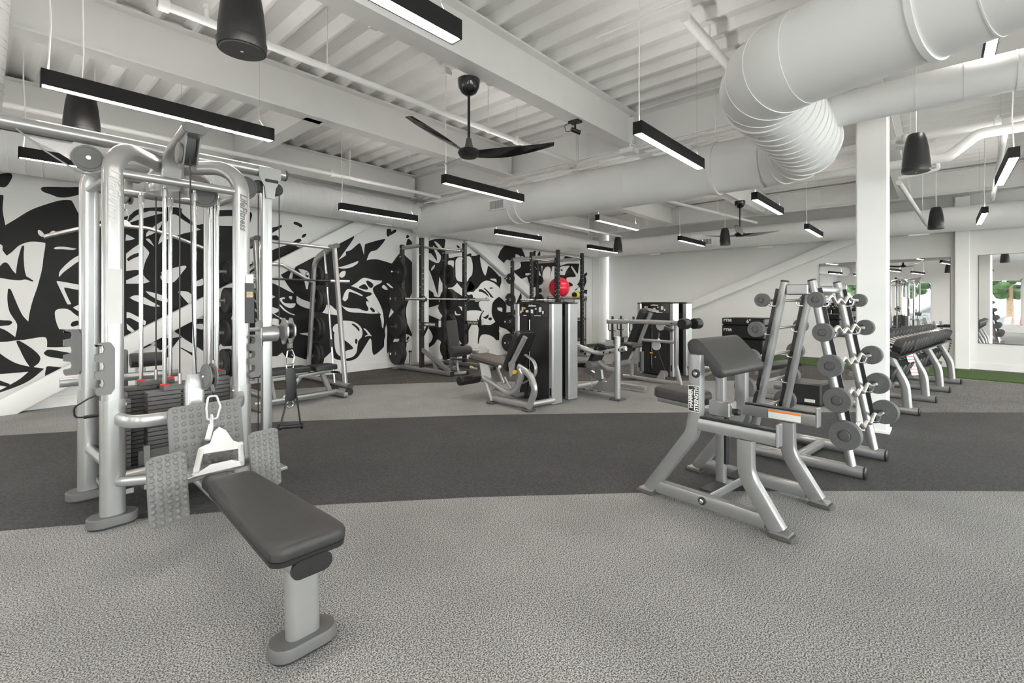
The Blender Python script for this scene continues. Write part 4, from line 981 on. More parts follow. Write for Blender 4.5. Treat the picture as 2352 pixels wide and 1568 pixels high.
# weight stacks
plate_me = {}
def stack(cx, cy, along_x, n, zb=.17, top=.0, step=True):
    w, d, t = .37, .105, .028
    key = along_x
    if key not in plate_me:
        mb = MB().box((0,0,0), (w, d, t-.003) if along_x else (d, w, t-.003), ch=.002); plate_me[key] = mb.mesh('weight_plate'); plate_me[key].materials.append(M['iron'])
    o = jl(cx, cy, 0)
    root = MB().box(o+Vector((0,0,zb-.03)), (w+.04, d+.02, .03) if along_x else (d+.02, w+.04, .03)).build('stack_base', 'silver', J)
    for k in range(n):
        link('weight_plate', plate_me[key], root, o+Vector((0,0,zb+t*(k+.5))))
    zt_ = zb+t*n
    MB().box(o+Vector((0,0,zt_+.015)), (.2, d, .03) if along_x else (d, .2, .03), ch=.002).build('head_plate', 'iron', root)
    ux = Vector((1,0,0)) if along_x else Vector((0,1,0))
    for sg in (-1, 1):
        MB().cyl(o+ux*(sg*.085)+Vector((0,0,.1)), o+ux*(sg*.085)+Vector((0,0,zt)), .0125, n=12).build('guide_rod', 'chrome', J)
        MB().lathe([(.024,0),(.024,.008),(.016,.012)], o+ux*(sg*.085)+Vector((0,0,zt_+.03)), n=12).build('bushing', 'red', root)
        MB().cyl(o+ux*(sg*.085)+Vector((0,0,zt-.07)), o+ux*(sg*.085)+Vector((0,0,zt-.02)), .019, n=12).build('rod_ferrule', 'silver', J)
    MB().cyl(o+Vector((0,0,zt_+.02)), o+Vector((0,0,zt_+.1)), .011, n=10).build('cable_end', 'steel', root)
    MB().cyl(o+Vector((0,0,zt_+.1)), o+Vector((0,0,zt-.02)), .0042, n=8).build('cable', 'cable', J)
    nrm = Vector((0,-1,0)) if along_x else Vector((-1 if cx < JX else 1,0,0))
    hb_ = MB()
    for k in range(n): hb_.cyl(o+nrm*(d/2-.001)+Vector((0,0,zb+t*(k+.5))), o+nrm*(d/2+.0012)+Vector((0,0,zb+t*(k+.5))), .0075, n=8)
    hb_.build('pin_holes', 'black_matte', root, kind='stuff')
    return root
stack(.92, 3.80, True, 20); stack(.86, 4.14, True, 20); stack(.60, 3.94, False, 19); stack(1.16, 3.94, False, 22)
MB().box(jl(.72, 3.70, .30), (.03,.03,.22)).build('shroud_post', 'silver', J)
sp_ = MB().plate([(-.10,-.13),(.14,-.13),(.14,.16),(.10,.16),(.10,.05),(-.10,.05)], jl(.78, 3.705, .33), (1,0,0), (0,0,1), .012).build('lower_shroud', 'iron', J)
pt = MB().cyl(jl(.543, 3.83, .62), jl(.44, 3.83, .615), .011, n=10); pt.build('selector_pin', 'black', J)
MB().tube([jl(.44, 3.83, .615), jl(.40, 3.83, .62), jl(.395, 3.83, .68), jl(.46, 3.80, .73), jl(.52, 3.80, .75)], .005, 8, .03).build('pin_lanyard', 'black', J)
# bowed guard rail and low-row mast
MB().rtube([jl(.57, 3.59, .62), jl(.60, 3.43, .62), jl(.80, 3.41, .62), jl(.90, 3.41, .62)], .052, .075, .02, R=.09, fn=6).build('guard_rail', 'silver', J)
MB().rtube([jl(1.22, 3.59, .66), jl(1.17, 3.44, .645), jl(.98, 3.41, .625), jl(.86, 3.41, .62)], .052, .075, .02, R=.09, fn=6).build('guard_rail', 'silver', J)
MB().sweep([jl(.90, 3.40, .30), jl(.90, 3.40, .80), jl(.90, 3.41, .865)], rrect(.105, .06, .028, 4), up=(0,1,0), scales=[1,1,.75]).build('row_mast', 'silver', J)
pulley(J, jl(.965, 3.355, .85), (1,.12,0), .078, .022)
# studded foot plates
stud = MB().sphere((0,0,0), .0125, 8, 6, (1,.55,1)).mesh('stud'); stud.materials.append(M['grey_plastic'])
def footplate(c, w, h, tilt, nx, nz, name='foot_plate', yaw=0, r=.03):
    X = Matrix.Translation(jl(*c)) @ Matrix.Rotation(yaw, 4, 'Z') @ Matrix.Rotation(tilt, 4, 'X')
    b = MB(); b.X = X
    b.sweep([(0,.010,0), (0,-.006,0), (0,-.010,0)], rrect(w, h, r, 4), up=(0,0,1), scales=[1,1,.96])
    p = b.build(name, 'grey_plastic', J)
    for i in range(nx):
        for k in range(nz):
            o = link('stud', stud, p); o.matrix_local = X @ Matrix.Translation(((i-(nx-1)/2)*w*.82/(nx-1), -.010, (k-(nz-1)/2)*h*.88/(nz-1)))
    b = MB(); b.X = X; b.cyl((0,.01,0), (0,.14,-.02), .02, n=12); b.build('plate_arm', 'silver', p)
    return p
footplate((.905, 3.17, .52), .375, .40, radians(-12), 9, 10)
footplate((.617, 2.74, .415), .165, .325, radians(-8), 5, 11, yaw=radians(8))
footplate((1.095, 2.84, .42), .165, .325, radians(-8), 5, 11, yaw=radians(8))
MB().cyl(jl(.62, 2.86, .40), jl(1.09, 2.96, .40), .028, n=14).build('foot_bar', 'silver', J)
MB().cyl(jl(.57, 3.60, .25), jl(.80, 3.15, .33), .03, n=14).build('base_rail', 'silver', J)
# bench of the low row
rail = MB().sweep([jl(.815, 1.70, .352), jl(.865, 3.38, .352)], rrect(.145, .062, .03, 5), up=(0,0,1)).build('bench_rail', 'silver', J)
dv = (jl(.815, 1.70, 0)-jl(.865, 3.38, 0)).normalized()
MB().sweep([jl(.815, 1.70, .352), jl(.815, 1.70, .352)+dv*.012], rrect(.15, .066, .032, 5), up=(0,0,1)).build('rail_cap', 'black', rail)
MB().sweep([jl(.84, 2.50, .375), jl(.85, 2.80, .375)], rrect(.155, .085, .04, 5), up=(0,0,1)).build('rail_cover', 'vinyl_black', J)
MB().sweep([jl(.83, 1.80, .04), jl(.825, 1.80, .345)], rrect(.125, .068, .032, 5), up=(0,1,0)).build('bench_post', 'silver', J)
f = MB().sweep([jl(.83, 1.80, .012), jl(.83, 1.80, .045), jl(.83, 1.80, .055)], rrect(.25, .135, .065, 5), up=(0,1,0), scales=[1,1,.95]).build('foot', 'foot_grey', J)
MB().sweep([jl(.83, 1.80, 0), jl(.83, 1.80, .014)], rrect(.235, .12, .058, 5), up=(0,1,0)).build('rubber_sole', 'rubber', f)
# tapered seat pad
def taper_pad(L, w0, w1, zs, m, name, parent, X, rc=.05):
    def outline(ins):
        P = [(-w0/2, 0), (w0/2, 0), (w1/2, L), (-w1/2, L)]
        F = fillet([Vector((x, y, 0)) for x, y in P], rc, 5, closed=True)
        cx = Vector((0, L/2, 0)); out = []
        for p in F:
            q = p-cx; out.append(Vector((q.x*(1-2*ins/w0), q.y*(1-2*ins/L), 0))+cx)
        return out
    b = MB(); b.X = X; vs = []; fs = []
    for ins, z in zs: vs += [p+Vector((0,0,z)) for p in outline(ins)]
    n = len(vs)//len(zs)
    for i in range(len(zs)-1):
        for k in range(n): fs.append((i*n+k, i*n+(k+1) % n, (i+1)*n+(k+1) % n, (i+1)*n+k))
    fs += [tuple(range(n-1,-1,-1)), tuple(range((len(zs)-1)*n, len(zs)*n))]
    b.add(vs, fs); return b.build(name, m, parent, angle=40)
SX = Matrix.Translation(jl(.818, 1.69, .375)) @ Matrix.Rotation(radians(-1.8), 4, 'Z')
seat = taper_pad(.94, .285, .205, [(.006,.022),(0,.030),(0,.055),(.004,.068),(.013,.078),(.03,.082),(.06,.083)], 'vinyl', 'seat_pad', J, SX, .045)
taper_pad(.94, .282, .202, [(.012,.0),(.002,.006),(.001,.024)], 'black', 'seat_shell', seat, SX, .045)
# hook racks on the uprights
def hook_rack(c, axis, label='hook_rack'):
    # comb of four prongs, standing proud along `axis`
    ax = Vector(axis).normalized(); side = Vector((0,0,1)).cross(ax)
    pts = [(0,-.19),(.075,-.19)]
    for k in range(3):
        z0 = -.19+.02+.125*k
        pts += [(.085,z0+.0),(.085,z0+.025),(.04,z0+.035),(.034,z0+.06),(.04,z0+.09),(.085,z0+.10)]
    pts += [(.085,.165),(.07,.19),(.0,.19),(-.022,.15),(-.022,-.15)]
    pts = [(u*.80, v*.78) for u, v in pts]
    MB().plate(pts, jl(*c), ax, (0,0,1), .04).build('hook_rack', 'grey_plastic', J)
hook_rack((.525, 3.565, .925), (-1,0,0)); hook_rack((1.335, 3.60, .93), (-1,-.25,0)); hook_rack((.455, 4.23, .98), (-1,0,0))
# placards and maker's script
MB().plate([(-.037,-.16),(.037,-.16),(.037,.16),(-.037,.16)], jl(.545, 3.5895, 1.34), (1,0,0), (0,0,1), .002).build('placard', 'label_grey', J)
lb = MB().plate([(-.03,-.14),(.03,-.14),(.03,.14),(-.03,.14)], jl(1.28, 3.589, 1.30), (1,0,0), (0,0,1), .002).build('placard', 'black', J)
MB().plate([(-.025,-.03),(.025,-.03),(.025,.03),(-.025,.03)], jl(1.28, 3.587, 1.47), (1,0,0), (0,0,1), .002).build('warning_label', 'label_white', J)
MB().plate([(-.02,-.02),(.02,-.02),(.02,.02),(-.02,.02)], jl(1.28, 3.587, 1.36), (1,0,0), (0,0,1), .002).build('picture', 'skin_print', lb)
lettering('LifeFitness', .075, 'label_grey', J, jl(.545, 3.5885, 1.93), (0,0,-1), (1,0,0), shear=.35, bold=.001)
lettering('LifeFitness', .06, 'grey_plastic', J, jl(1.24, 3.5885, 1.93), (0,0,-1), (1,0,0), shear=.35, bold=.001)
# adjustable pulley column at the beam end
XC = 1.525
MB().rtube([jl(XC, JY, .02), jl(XC, JY, 2.22)], .072, .055, .008, up=(0,1,0)).build('column', 'silver', J)
MB().box(jl(XC, JY, .012), (.22,.26,.024), ch=.004).build('column_base', 'silver', J)
MB().plate([(-.08,.075),(.08,.075),(.082,.0),(.04,-.08),(.032,-.16),(-.032,-.16),(-.04,-.08),(-.082,0)], jl(XC+.01, JY-.047, 2.275), (1,0,0), (0,0,1), .008).build('column_bracket', 'silver', J)
MB().plate([(-.045,-.012),(.045,-.012),(.052,0),(.045,.012),(-.045,.012),(-.052,0)], jl(XC+.02, JY-.052, 2.25), (1,0,0), (0,0,1), .004).build('slot', 'black', J)
for sx_ in (-.075, .085):
    b = MB(); disc(b, jl(XC+sx_*.85, JY, 2.20), (0,1,0), .05, .03); b.build('pulley_cover', 'black', J)
MB().cyl(jl(XC+.085, JY-.03, 2.16), jl(XC+.085, JY-.03, 1.13), .004, n=6).build('cable', 'cable', J)
MB().cyl(jl(XC-.06, JY, 2.14), jl(XC-.06, JY, .2), .004, n=6).build('cable', 'cable', J)
car_ = MB().rtube([jl(XC-.055, JY, 1.06), jl(XC+.07, JY, 1.06)], .14, .12, .05, up=(0,0,1), n=4).build('carriage', 'silver', J)
MB().plate([(-.05,-.09),(.05,-.09),(.05,.09),(-.02,.11),(-.06,.05)], jl(XC-.07, JY-.03, 1.06), (0,1,0), (0,0,1), .01).build('carriage_plate', 'silver', car_)
MB().cyl(jl(XC-.07, JY-.05, 1.10), jl(XC-.14, JY-.05, 1.10), .016, n=10).build('pop_pin', 'silver', car_)
for dx in (.10, .155):
    MB().plate([(.05*cos(a)+.0, .105*sin(a)) if abs(cos(a)) < .8 else (.085*cos(a), .105*sin(a)) for a in [2*pi*k/18 for k in range(18)]], jl(XC+dx, JY-.08, 1.08), (0,1,0), (0,0,1), .012).build('pulley_cheek', 'silver', car_)
MB().lathe([(.06,-.02),(.055,0),(.06,.02)], jl(XC+.128, JY-.08, 1.08), (1,0,0), n=20).build('pulley', 'black', car_)
MB().lathe([(.03,0),(.03,.003)], jl(XC+.161, JY-.08, 1.08), (1,0,0), n=20).build('badge', 'black', car_)
MB().cyl(jl(XC+.13, JY-.12, .985), jl(XC+.13, JY-.12, .945), .022, n=14).build('cable_stop', 'grey_plastic', car_)
# seat and thigh rollers of the station behind
MB().pad(jl(.72, 4.62, .80), (.13,.05,.30), rotm(0,0,0), .03, .02).build('rear_pad', 'grey_plastic', J)
MB().cyl(jl(.80, 4.62, .86), jl(1.02, 4.62, .86), .055, n=20).build('thigh_roller', 'vinyl', J)
MB().rtube([jl(.40, 4.60, .74), jl(1.10, 4.60, .74)], .05, .06, .015).build('thigh_bar', 'silver', J)
MB().rtube([jl(.86, 4.25, .50), jl(.86, 4.62, .50), jl(.86, 4.62, .80)], .06, .06, .015, R=.05).build('rear_post', 'silver', J)
MB().rtube([jl(.86, 4.60, .02), jl(.86, 4.60, .5)], .06, .06, .015, up=(0,1,0)).build('rear_post', 'silver', J)

# ---- things clipped to the cables
def carabiner(b, c, h, ax=(1,0,0), w=None, r=.005):
    ax = Vector(ax).normalized(); w = w or h*.32; c = Vector(c)
    b.tube([c+ax*(-w*.6)+Vector((0,0,-h/2)), c+ax*(w*.6)+Vector((0,0,-h/2)), c+ax*(w*1.0)+Vector((0,0,0)), c+ax*(w*.5)+Vector((0,0,h/2)), c+ax*(-w*.5)+Vector((0,0,h/2)), c+ax*(-w*.7)+Vector((0,0,0))], r, 8, .012, 4, closed=True)
bar = thing('pulldown_bar', 'long silver pulldown bar with drooping ends hung on the tower\'s back pulley', 'exercise bar', (.87, 4.73, 1.90))
MB().tube([(-.54,0,-.13),(-.30,0,-.03),(-.17,0,0),(.06,0,0),(.24,0,-.05),(.46,0,-.13)], .0145, 12, .1).build('bar', 'steel', bar)
MB().plate([(-.05,-.01),(.05,-.01),(.03,.02),(.012,.035),(-.012,.035),(-.03,.02)], (-.09,0,.012), (1,0,0), (0,0,1), .02).build('swivel', 'steel', bar)
b = MB(); carabiner(b, (-.09,0,.085), .09, r=.004); carabiner(b, (-.09,0,.15), .05, (0,1,0), r=.004); b.tube([(-.09,0,.17),(-.085,0,.30)], .004, 6); b.build('carabiner', 'chrome', bar)
rh = thing('row_handle', 'chrome triangle row handle clipped to the low pulley cable over the bench', 'cable handle', (.905, 3.02, .42))
b = MB(); b.plate([(-.03,.06),(.0,.085),(.03,.06),(.055,-.005),(.10,-.03),(.09,-.055),(-.10,-.055),(-.11,-.02),(-.055,.0)], (.02,-.02,.105), (1,-.25,0), (0,.5,.86), .008); b.build('handle_plate', 'handle_chrome', rh)
MB().cyl((-.075,.0,.075), (-.155,-.20,.01), .015, n=14).build('grip', 'handle_chrome', rh)
MB().cyl((.115,-.03,.075), (.06,-.20,.01), .015, n=14).build('grip', 'handle_chrome', rh)
b = MB(); b.plate([(-.13,-.012),(.10,-.012),(.10,.012),(.06,.03),(-.04,.03)], (-.045,-.20,.012), (1,-.0,0), (0,.5,.86), .008); b.build('handle_plate', 'handle_chrome', rh)
MB().cyl((-.02,.02,.20), (-.05,-.02,.13), .014, n=12).build('swivel', 'handle_chrome', rh)
b = MB(); carabiner(b, (.0,.07,.285), .13, r=.006); b.build('carabiner', 'handle_chrome', rh)
b = MB(); carabiner(b, (-.01,.045,.22), .06, (0,1,0), r=.005); b.build('link', 'handle_chrome', rh)
MB().tube([(.055,.30,.36), (.03,.17,.395), (.005,.09,.345)], .0045, 8).build('cable_lead', 'cable', rh)
MB().tube([(.03,.17,.395), (.02,.12,.368)], .009, 8).build('ferrule', 'grey_plastic', rh)
sh = thing('strap_handle', 'black webbing strap handle hanging from the adjustable pulley carriage', 'cable handle', (XC+.13, JY-.12, .30))
b = MB(); carabiner(b, (0,0,.575), .11, r=.006); b.build('carabiner', 'chrome', sh)
b = MB(); b.tube([(.028*cos(a), 0, .50+.028*sin(a)) for a in [2*pi*k/14 for k in range(14)]], .005, 8, closed=True); b.build('upper_ring', 'chrome', sh)
MB().sweep([(0,0,.49), (.004,-.01,.36), (0,0,.23)], rrect(.075, .012, .004, 2), up=(0,1,0)).build('strap', 'vinyl_black', sh)
MB().sweep([(.012,.01,.485), (.03,.012,.36), (.02,.01,.24)], rrect(.06, .008, .003, 2), up=(0,1,0)).build('strap', 'vinyl_black', sh)
b = MB(); b.tube([(.026*cos(a), 0, .205+.026*sin(a)) for a in [2*pi*k/14 for k in range(14)]], .0045, 8, closed=True); b.build('lower_ring', 'chrome', sh)
MB().tube([(-.02,0,.25), (-.075,0,.04)], .007, 8).build('side_strap', 'vinyl_black', sh)
MB().tube([(.03,0,.42), (.085,0,.03)], .007, 8).build('side_strap', 'vinyl_black', sh)
MB().cyl((-.085,0,.04), (.095,-.0,.02), .017, n=14).build('grip', 'black', sh)
for x_, z_ in ((-.082,.04), (.092,.02)): MB().cyl((x_-.006,0,z_), (x_+.006,0,z_), .026, n=14).build('grip_collar', 'black', sh)
# ================================================================== preacher curl bench
RZ = radians(-7.65)
PC = thing('preacher_curl_bench', 'silver preacher curl bench with charcoal angled arm pad', 'exercise bench', (3.347, 1.025, 0), RZ)
for sx in (-1, 1):
    x = sx*.32
    fr = MB().rtube([(x,.41,.035), (x,.10,.47), (x,.073,.62), (x,.073,.975)], .078, .062, .006, R=[0,.16,.2,0], up=(1,0,0)).build('side_frame', 'silver2', PC)
    MB().rtube([(x,-.41,.035), (x,-.235,.30), (x,-.232,.505)], .085, .062, .006, R=.22, up=(1,0,0)).build('rear_leg', 'silver2', fr)
    MB().rtube([(x,.35,.07), (x,-.345,.07)], .06, .078, .006).build('base_rail', 'silver2', fr)
    MB().rtube([(x,.05,.545), (x,-.405,.545)], .06, .075, .006).build('rest_arm', 'silver2', fr)
    MB().box((x,-.18,.589), (.052,.44,.012), ch=.003).build('rest_strip', 'black', fr)
    MB().box((x,-.412,.565), (.064,.014,.125), ch=.003).build('end_stop', 'silver2', fr)
    for y in (.43, -.43):
        MB().box((x,y,.012), (.095,.125,.024), ch=.006).build('foot', 'dark_grey', fr)
        MB().box((x,y*.985,.03), (.085,.10,.014), ch=.003).build('foot_plate', 'silver2', fr)
    MB().box((x,.073,.977), (.058,.074,.006)).build('tube_cap', 'dark_grey', fr)
MB().lathe([(.027,0),(.027,.006),(.02,.009)], (-.352,.06,.86), (-1,0,0), n=20).build('bolt_washer', 'black', PC)
MB().lathe([(.014,0),(.014,.014),(.009,.018)], (-.352,.06,.86), (-1,0,0), n=8).build('bolt', 'chrome', PC)
MB().lathe([(.024,0),(.024,.006),(.018,.009)], (-.352,.02,.075), (-1,0,0), n=20).build('bolt_washer', 'black', PC)
MB().lathe([(.014,0),(.014,.014),(.009,.018)], (-.352,.02,.075), (-1,0,0), n=8).build('bolt', 'chrome', PC)
np_ = MB().plate([(-.082,-.036),(.082,-.036),(.082,.036),(-.082,.036)], (-.3528,.075,.70), (0,0,1), (0,1,0), .0016).build('name_plate', 'label_white', PC)
MB().plate([(-.078,-.033),(.078,-.033),(.078,.033),(-.078,.033)], (-.3538,.075,.70), (0,0,1), (0,1,0), .0012).build('name_plate_field', 'black', np_)
lettering('HAMMER\nSTRENGTH', .036, 'label_white', np_, (-.3548,.075,.70), (0,0,1), (0,1,0), bold=.0012, sx=.82)
MB().plate([(-.10,-.028),(.10,-.028),(.10,.028),(-.10,.028)], (.2885,-.22,.545), (0,-1,0), (0,0,1), .0016).build('warning_label', 'label_white', PC)
MB().plate([(-.10,-.006),(.10,-.006),(.10,.006),(-.10,.006)], (.2875,-.22,.566), (0,-1,0), (0,0,1), .0016).build('warning_stripe', 'orange', PC)
# arm pad: rounded slab sloping down towards the bar rests
prof = [(.155,1.05),(.13,1.085),(.085,1.088),(.03,1.04),(-.05,.955),(-.085,.912),(-.09,.88),(-.065,.858),(-.03,.868),(-.005,.91),(.02,.94),(.06,.955),(.10,.96),(.135,.99)]
pr2 = smooth2(prof, 3)
pd = MB(); pd.prism([(-.285, y, z-.02) for y, z in pr2], (.57, 0, 0)); arm_pad = pd.build('arm_pad', 'vinyl', PC, angle=50)
for sx in (-1, 1):
    c = (sum(p[0] for p in pr2)/len(pr2), sum(p[1] for p in pr2)/len(pr2)); b = MB(); vs = []; fs = []; n = len(pr2)
    for k, (q, dx) in enumerate(((1.0, 0), (.93, .010), (.80, .014))): vs += [Vector((sx*(.285+dx), c[0]+(y-c[0])*q, c[1]-.02+(z-c[1])*q)) for y, z in pr2]
    for i in range(2):
        for k in range(n):
            f = (i*n+k, i*n+(k+1) % n, (i+1)*n+(k+1) % n, (i+1)*n+k); fs.append(f if sx < 0 else f[::-1])
    f = tuple(range(2*n, 3*n)); fs.append(f if sx < 0 else f[::-1]); b.add(vs, fs); b.build('end_panel', 'vinyl', arm_pad, angle=50)
MB().cyl((-.29,.06,.92), (.29,.06,.92), .02, n=12).build('pad_crossbar', 'silver2', PC)
MB().box((0,.06,.86), (.05,.04,.14)).build('pad_bracket', 'black', PC)
MB().rtube([(-.02,.06,.09), (-.02,.06,.87)], .055, .055, .006, up=(1,0,0)).build('seat_post', 'silver2', PC)
MB().box((-.02,.022,.40), (.035,.02,.34), ch=.004).build('adjust_track', 'black', PC)
MB().box((-.02,.05,.60), (.11,.14,.10), ch=.006).build('seat_carriage', 'silver2', PC)
MB().lathe([(.022,0),(.022,.03),(.016,.036)], (-.02,-.03,.585), (0,-1,.1), n=14).build('adjust_knob', 'black', PC)
MB().lathe([(.013,0),(.013,.012)], (-.05,-.021,.625), (0,-1,0), n=8).build('bolt', 'chrome', PC)
MB().rtube([(-.02,.06,.58), (-.02,.52,.60)], .08, .05, .01).build('seat_beam', 'silver2', PC)
MB().pad((-.02,.34,.655), (.26,.36,.072), rotm(radians(3),0,0), .07, .03, crown=.004).build('seat_pad', 'vinyl', PC)
MB().rtube([(-.30,.04,.075), (.30,.04,.075)], .07, .06, .006).build('cross_rail', 'silver2', PC)
for x in (-.17, .17): MB().box((x,.04,.114), (.2,.075,.010), ch=.003).build('foot_grip', 'black', PC)

# ================================================================== barbell rack
BR = thing('barbell_rack', 'silver A-frame barbell rack standing before the white column', 'barbell rack', (4.735, .80, 0), RZ)
for sx in (-1, 1):
    x = sx*.315
    ft = MB().cyl((x,.44,.047), (x,-.44,.047), .045, n=20).build('foot_tube', 'silver2', BR)
    for y in (.44, -.44): MB().lathe([(.046,0),(.046,.012),(.036,.018)], (x,y,.047), (0,1 if y > 0 else -1,0), n=20).build('end_cap', 'black', ft)
    for sy in (-1, 1):
        lg = MB().cyl((x,sy*.365,.07), (x,sy*.10,1.475), .031, n=20).build('leg', 'silver2', BR)
        MB().lathe([(.032,0),(.032,.01),(.025,.014)], (x,sy*.10,1.475), (0,-sy*.185,.98), n=20).build('leg_cap', 'black', lg)
        MB().bar((x,sy*.340+sy*.028,.30), (x,sy*.125+sy*.028,1.42), .03, .012, up=(1,0,0)).build('bumper_strip', 'black', lg)
MB().rtube([(-.31,.105,1.41),(.31,.105,1.41)], .055, .05, .012).build('top_rail', 'silver2', BR)
MB().rtube([(-.31,-.105,1.41),(.31,-.105,1.41)], .055, .05, .012).build('top_rail', 'silver2', BR)
MB().box((-.315,0,1.41), (.06,.16,.085), ch=.008).build('top_bracket', 'silver2', BR)
MB().box((.315,0,1.41), (.06,.16,.085), ch=.008).build('top_bracket', 'silver2', BR)
MB().rtube([(-.31,.02,.05),(.31,.02,.05)], .06, .06, .012).build('cross_tube', 'silver2', BR)
ZB = [1.325, 1.085, .845, .602, .36]; RR = [.058, .068, .081, .090, .102]
def leg_y(z): return .365 + (.10-.365)*(z-.07)/(1.475-.07)
for i, z in enumerate(ZB):
    for sy in (-1, 1):
        for sx in (-1, 1):
            y0 = sy*(leg_y(z)+.03)
            MB().rtube([(sx*.315,y0,z-.05),(sx*.315,y0+sy*.055,z-.05),(sx*.315,y0+sy*.07,z+.005)], .02, .014, .004, R=.02).build('bar_hook', 'chrome', BR)
ORD = ['topmost', 'second', 'middle', 'fourth', 'lowest']
for sy, kind in ((1, 'straight'), (-1, 'curl')):
    for i, z in enumerate(ZB):
        r = RR[i]*(1 if sy < 0 else .93); y = sy*(leg_y(z)+.075)
        loc = Matrix.Rotation(RZ, 3, 'Z') @ Vector((0, y, z)) + Vector((4.735, .80, 0))
        t = thing('barbell', ('%s wavy curl barbell with grey round heads on the rack side facing the open floor' if sy < 0 else '%s straight barbell with grey round heads on the rack side by the arm pad bench') % ORD[i], 'barbell', loc, RZ, 'barbells on the rack')
        HL = .56 if kind == 'curl' else .50
        if kind == 'curl':
            P = [(-.56,0,0),(-.33,0,0),(-.22,0,.035),(-.10,0,-.03),(0,0,.012),(.10,0,-.03),(.22,0,.035),(.33,0,0),(.56,0,0)]
            MB().tube(P, .0145, 12, .06, 5).build('bar', 'steel', t)
        else: MB().cyl((-HL,0,0), (HL,0,0), .0145, n=14).build('bar', 'steel', t)
        for sx in (-1, 1):
            hd = MB().lathe([(r*.3,-.03),(r*.95,-.03),(r,-.024),(r,.022),(r*.96,.028),(r*.42,.028),(r*.40,.024),(r*.36,.024),(r*.33,.029)], (sx*HL,0,0), (sx,0,0), n=36).build('head', 'rubber_grey', t)
            MB().lathe([(r*.34,.0),(r*.34,.006),(r*.30,.009)], (sx*(HL+.026),0,0), (sx,0,0), n=28).build('end_disc', 'dark_grey', hd)
            MB().cyl((sx*(HL-.10),0,0), (sx*(HL-.03),0,0), .021, n=14).build('collar', 'chrome', t)

# ================================================================== dumbbell rack and dumbbells
DR = thing('dumbbell_rack', 'long silver two-tier dumbbell rack behind the white column', 'dumbbell rack', (7.24, .165, 0), RZ)
for i in range(4):
    x = i*1.09
    MB().cyl((x,0,.047), (x,.92,.047), .043, n=18).build('foot_tube', 'silver2', DR)
    MB().lathe([(.045,0),(.045,.012),(.035,.018)], (x,0,.047), (0,-1,0), n=18).build('end_cap', 'black', DR)
    MB().sweep(fillet([(x,.10,.06), (x,.12,.34), (x,.30,.73)], .35, 8), rrect(.095, .06, .03, 4), up=(1,0,0)).build('leg', 'silver2', DR)
    MB().box((x,.31,.70), (.10,.09,.09), rotm(radians(-20),0,0), ch=.006).build('tray_bracket', 'dark_grey', DR)
    MB().box((x,.45,.37), (.05,.46,.05), rotm(radians(12),0,0)).build('lower_arm', 'silver2', DR)
TILT = radians(-20)
for y, z, nm in ((.28,.72,'tray'), (.42,.37,'tray')):
    for dy, dz in ((-.11,-.035), (.11,.045)):
        MB().box((1.65,y+dy,z+dz), (3.75,.07,.018), rotm(radians(20),0,0), ch=.003).build(nm+'_rail', 'black', DR)
for x in (-.2, 3.5): MB().box((x,.29,.735), (.02,.32,.06), rotm(radians(20),0,0)).build('tray_end', 'black', DR)
db = thing('dumbbell', 'black', 'dumbbell', (0,0,0), RZ, 'dumbbells on the rack')
def dumbbell_mesh(r, L, w):
    hb = MB().lathe([(r*.75,-w/2),(r,-w/2+.012),(r,w/2-.012),(r*.75,w/2)], (0,0,0), (0,1,0), n=8, up=(0,0,1)); return hb
proto = {}
hm = MB().lathe([(.065,-.05),(.08,-.038),(.08,.038),(.065,.05)], (0,0,0), (0,1,0), n=8, up=(0,0,1)).mesh('head'); hm.materials.append(M['rubber'])
hh = MB().cyl((0,-.075,0), (0,.075,0), .016, n=10).mesh('handle'); hh.materials.append(M['chrome'])
col.objects.unlink(db); bpy.data.objects.remove(db)
def dumbbell(lx, ly, lz, s, label):
    p = Matrix.Rotation(RZ, 3, 'Z') @ Vector((lx, ly, lz)) + Vector((7.24, .165, 0))
    t = thing('dumbbell', label, 'dumbbell', p, 0, 'dumbbells on the rack'); t.rotation_euler = (radians(20), 0, RZ); t.scale = (s, s, s)
    link('handle', hh, t)
    for sy in (-1, 1): link('head', hm, t, (0, sy*.115, 0))
for k in range(18):
    s = 1.0 + .012*(9-abs(k-9)) if k < 3 else 1.12-.010*k
    dumbbell(-.10+.2*k, .265, .838, s, 'black round-head dumbbell on the top tier of the dumbbell rack')
for k in range(14):
    dumbbell(-.06+.255*k, .405, .512, 1.28-.012*k, 'larger black round-head dumbbell on the lower tier of the dumbbell rack')
# exercise chart hung on the rack leg, rope on the wall
p = onZ(2111, 838, .60)
ch = thing('exercise_chart', 'white paper chart with red lines hung on a dumbbell rack leg', 'chart', (8.17, .22, .36), RZ)
MB().plate([(-.055,0),(.055,0),(.055,.40),(-.055,.40)], (0,0,0), (1,-.55,0), (0,.22,.97), .003).build('sheet', 'label_white', ch)
for k in range(9):
    MB().plate([(-.052,.03+.042*k),(.052,.03+.042*k),(.052,.042+.042*k),(-.052,.042+.042*k)], (-.001,-.002,0), (1,-.55,0), (0,.22,.97), .003).build('printed_line', 'red', ch)
q = onFar(2180, 838, .03)
rp = thing('jump_rope', 'thin beaded brown jump rope hanging on the wall under the mirror', 'jump rope', (q.x-.012, q.y, .12))
b = MB()
for k in range(8): b.cyl((0, .03*cos(k*.4), .04+.052*k), (0, .03*cos(k*.4)-.004, .07+.052*k), .012, n=8)
b.tube([(0,.03,0),(0,-.02,.45)], .004, 6); b.build('beaded_rope', 'rubber_edge', rp)

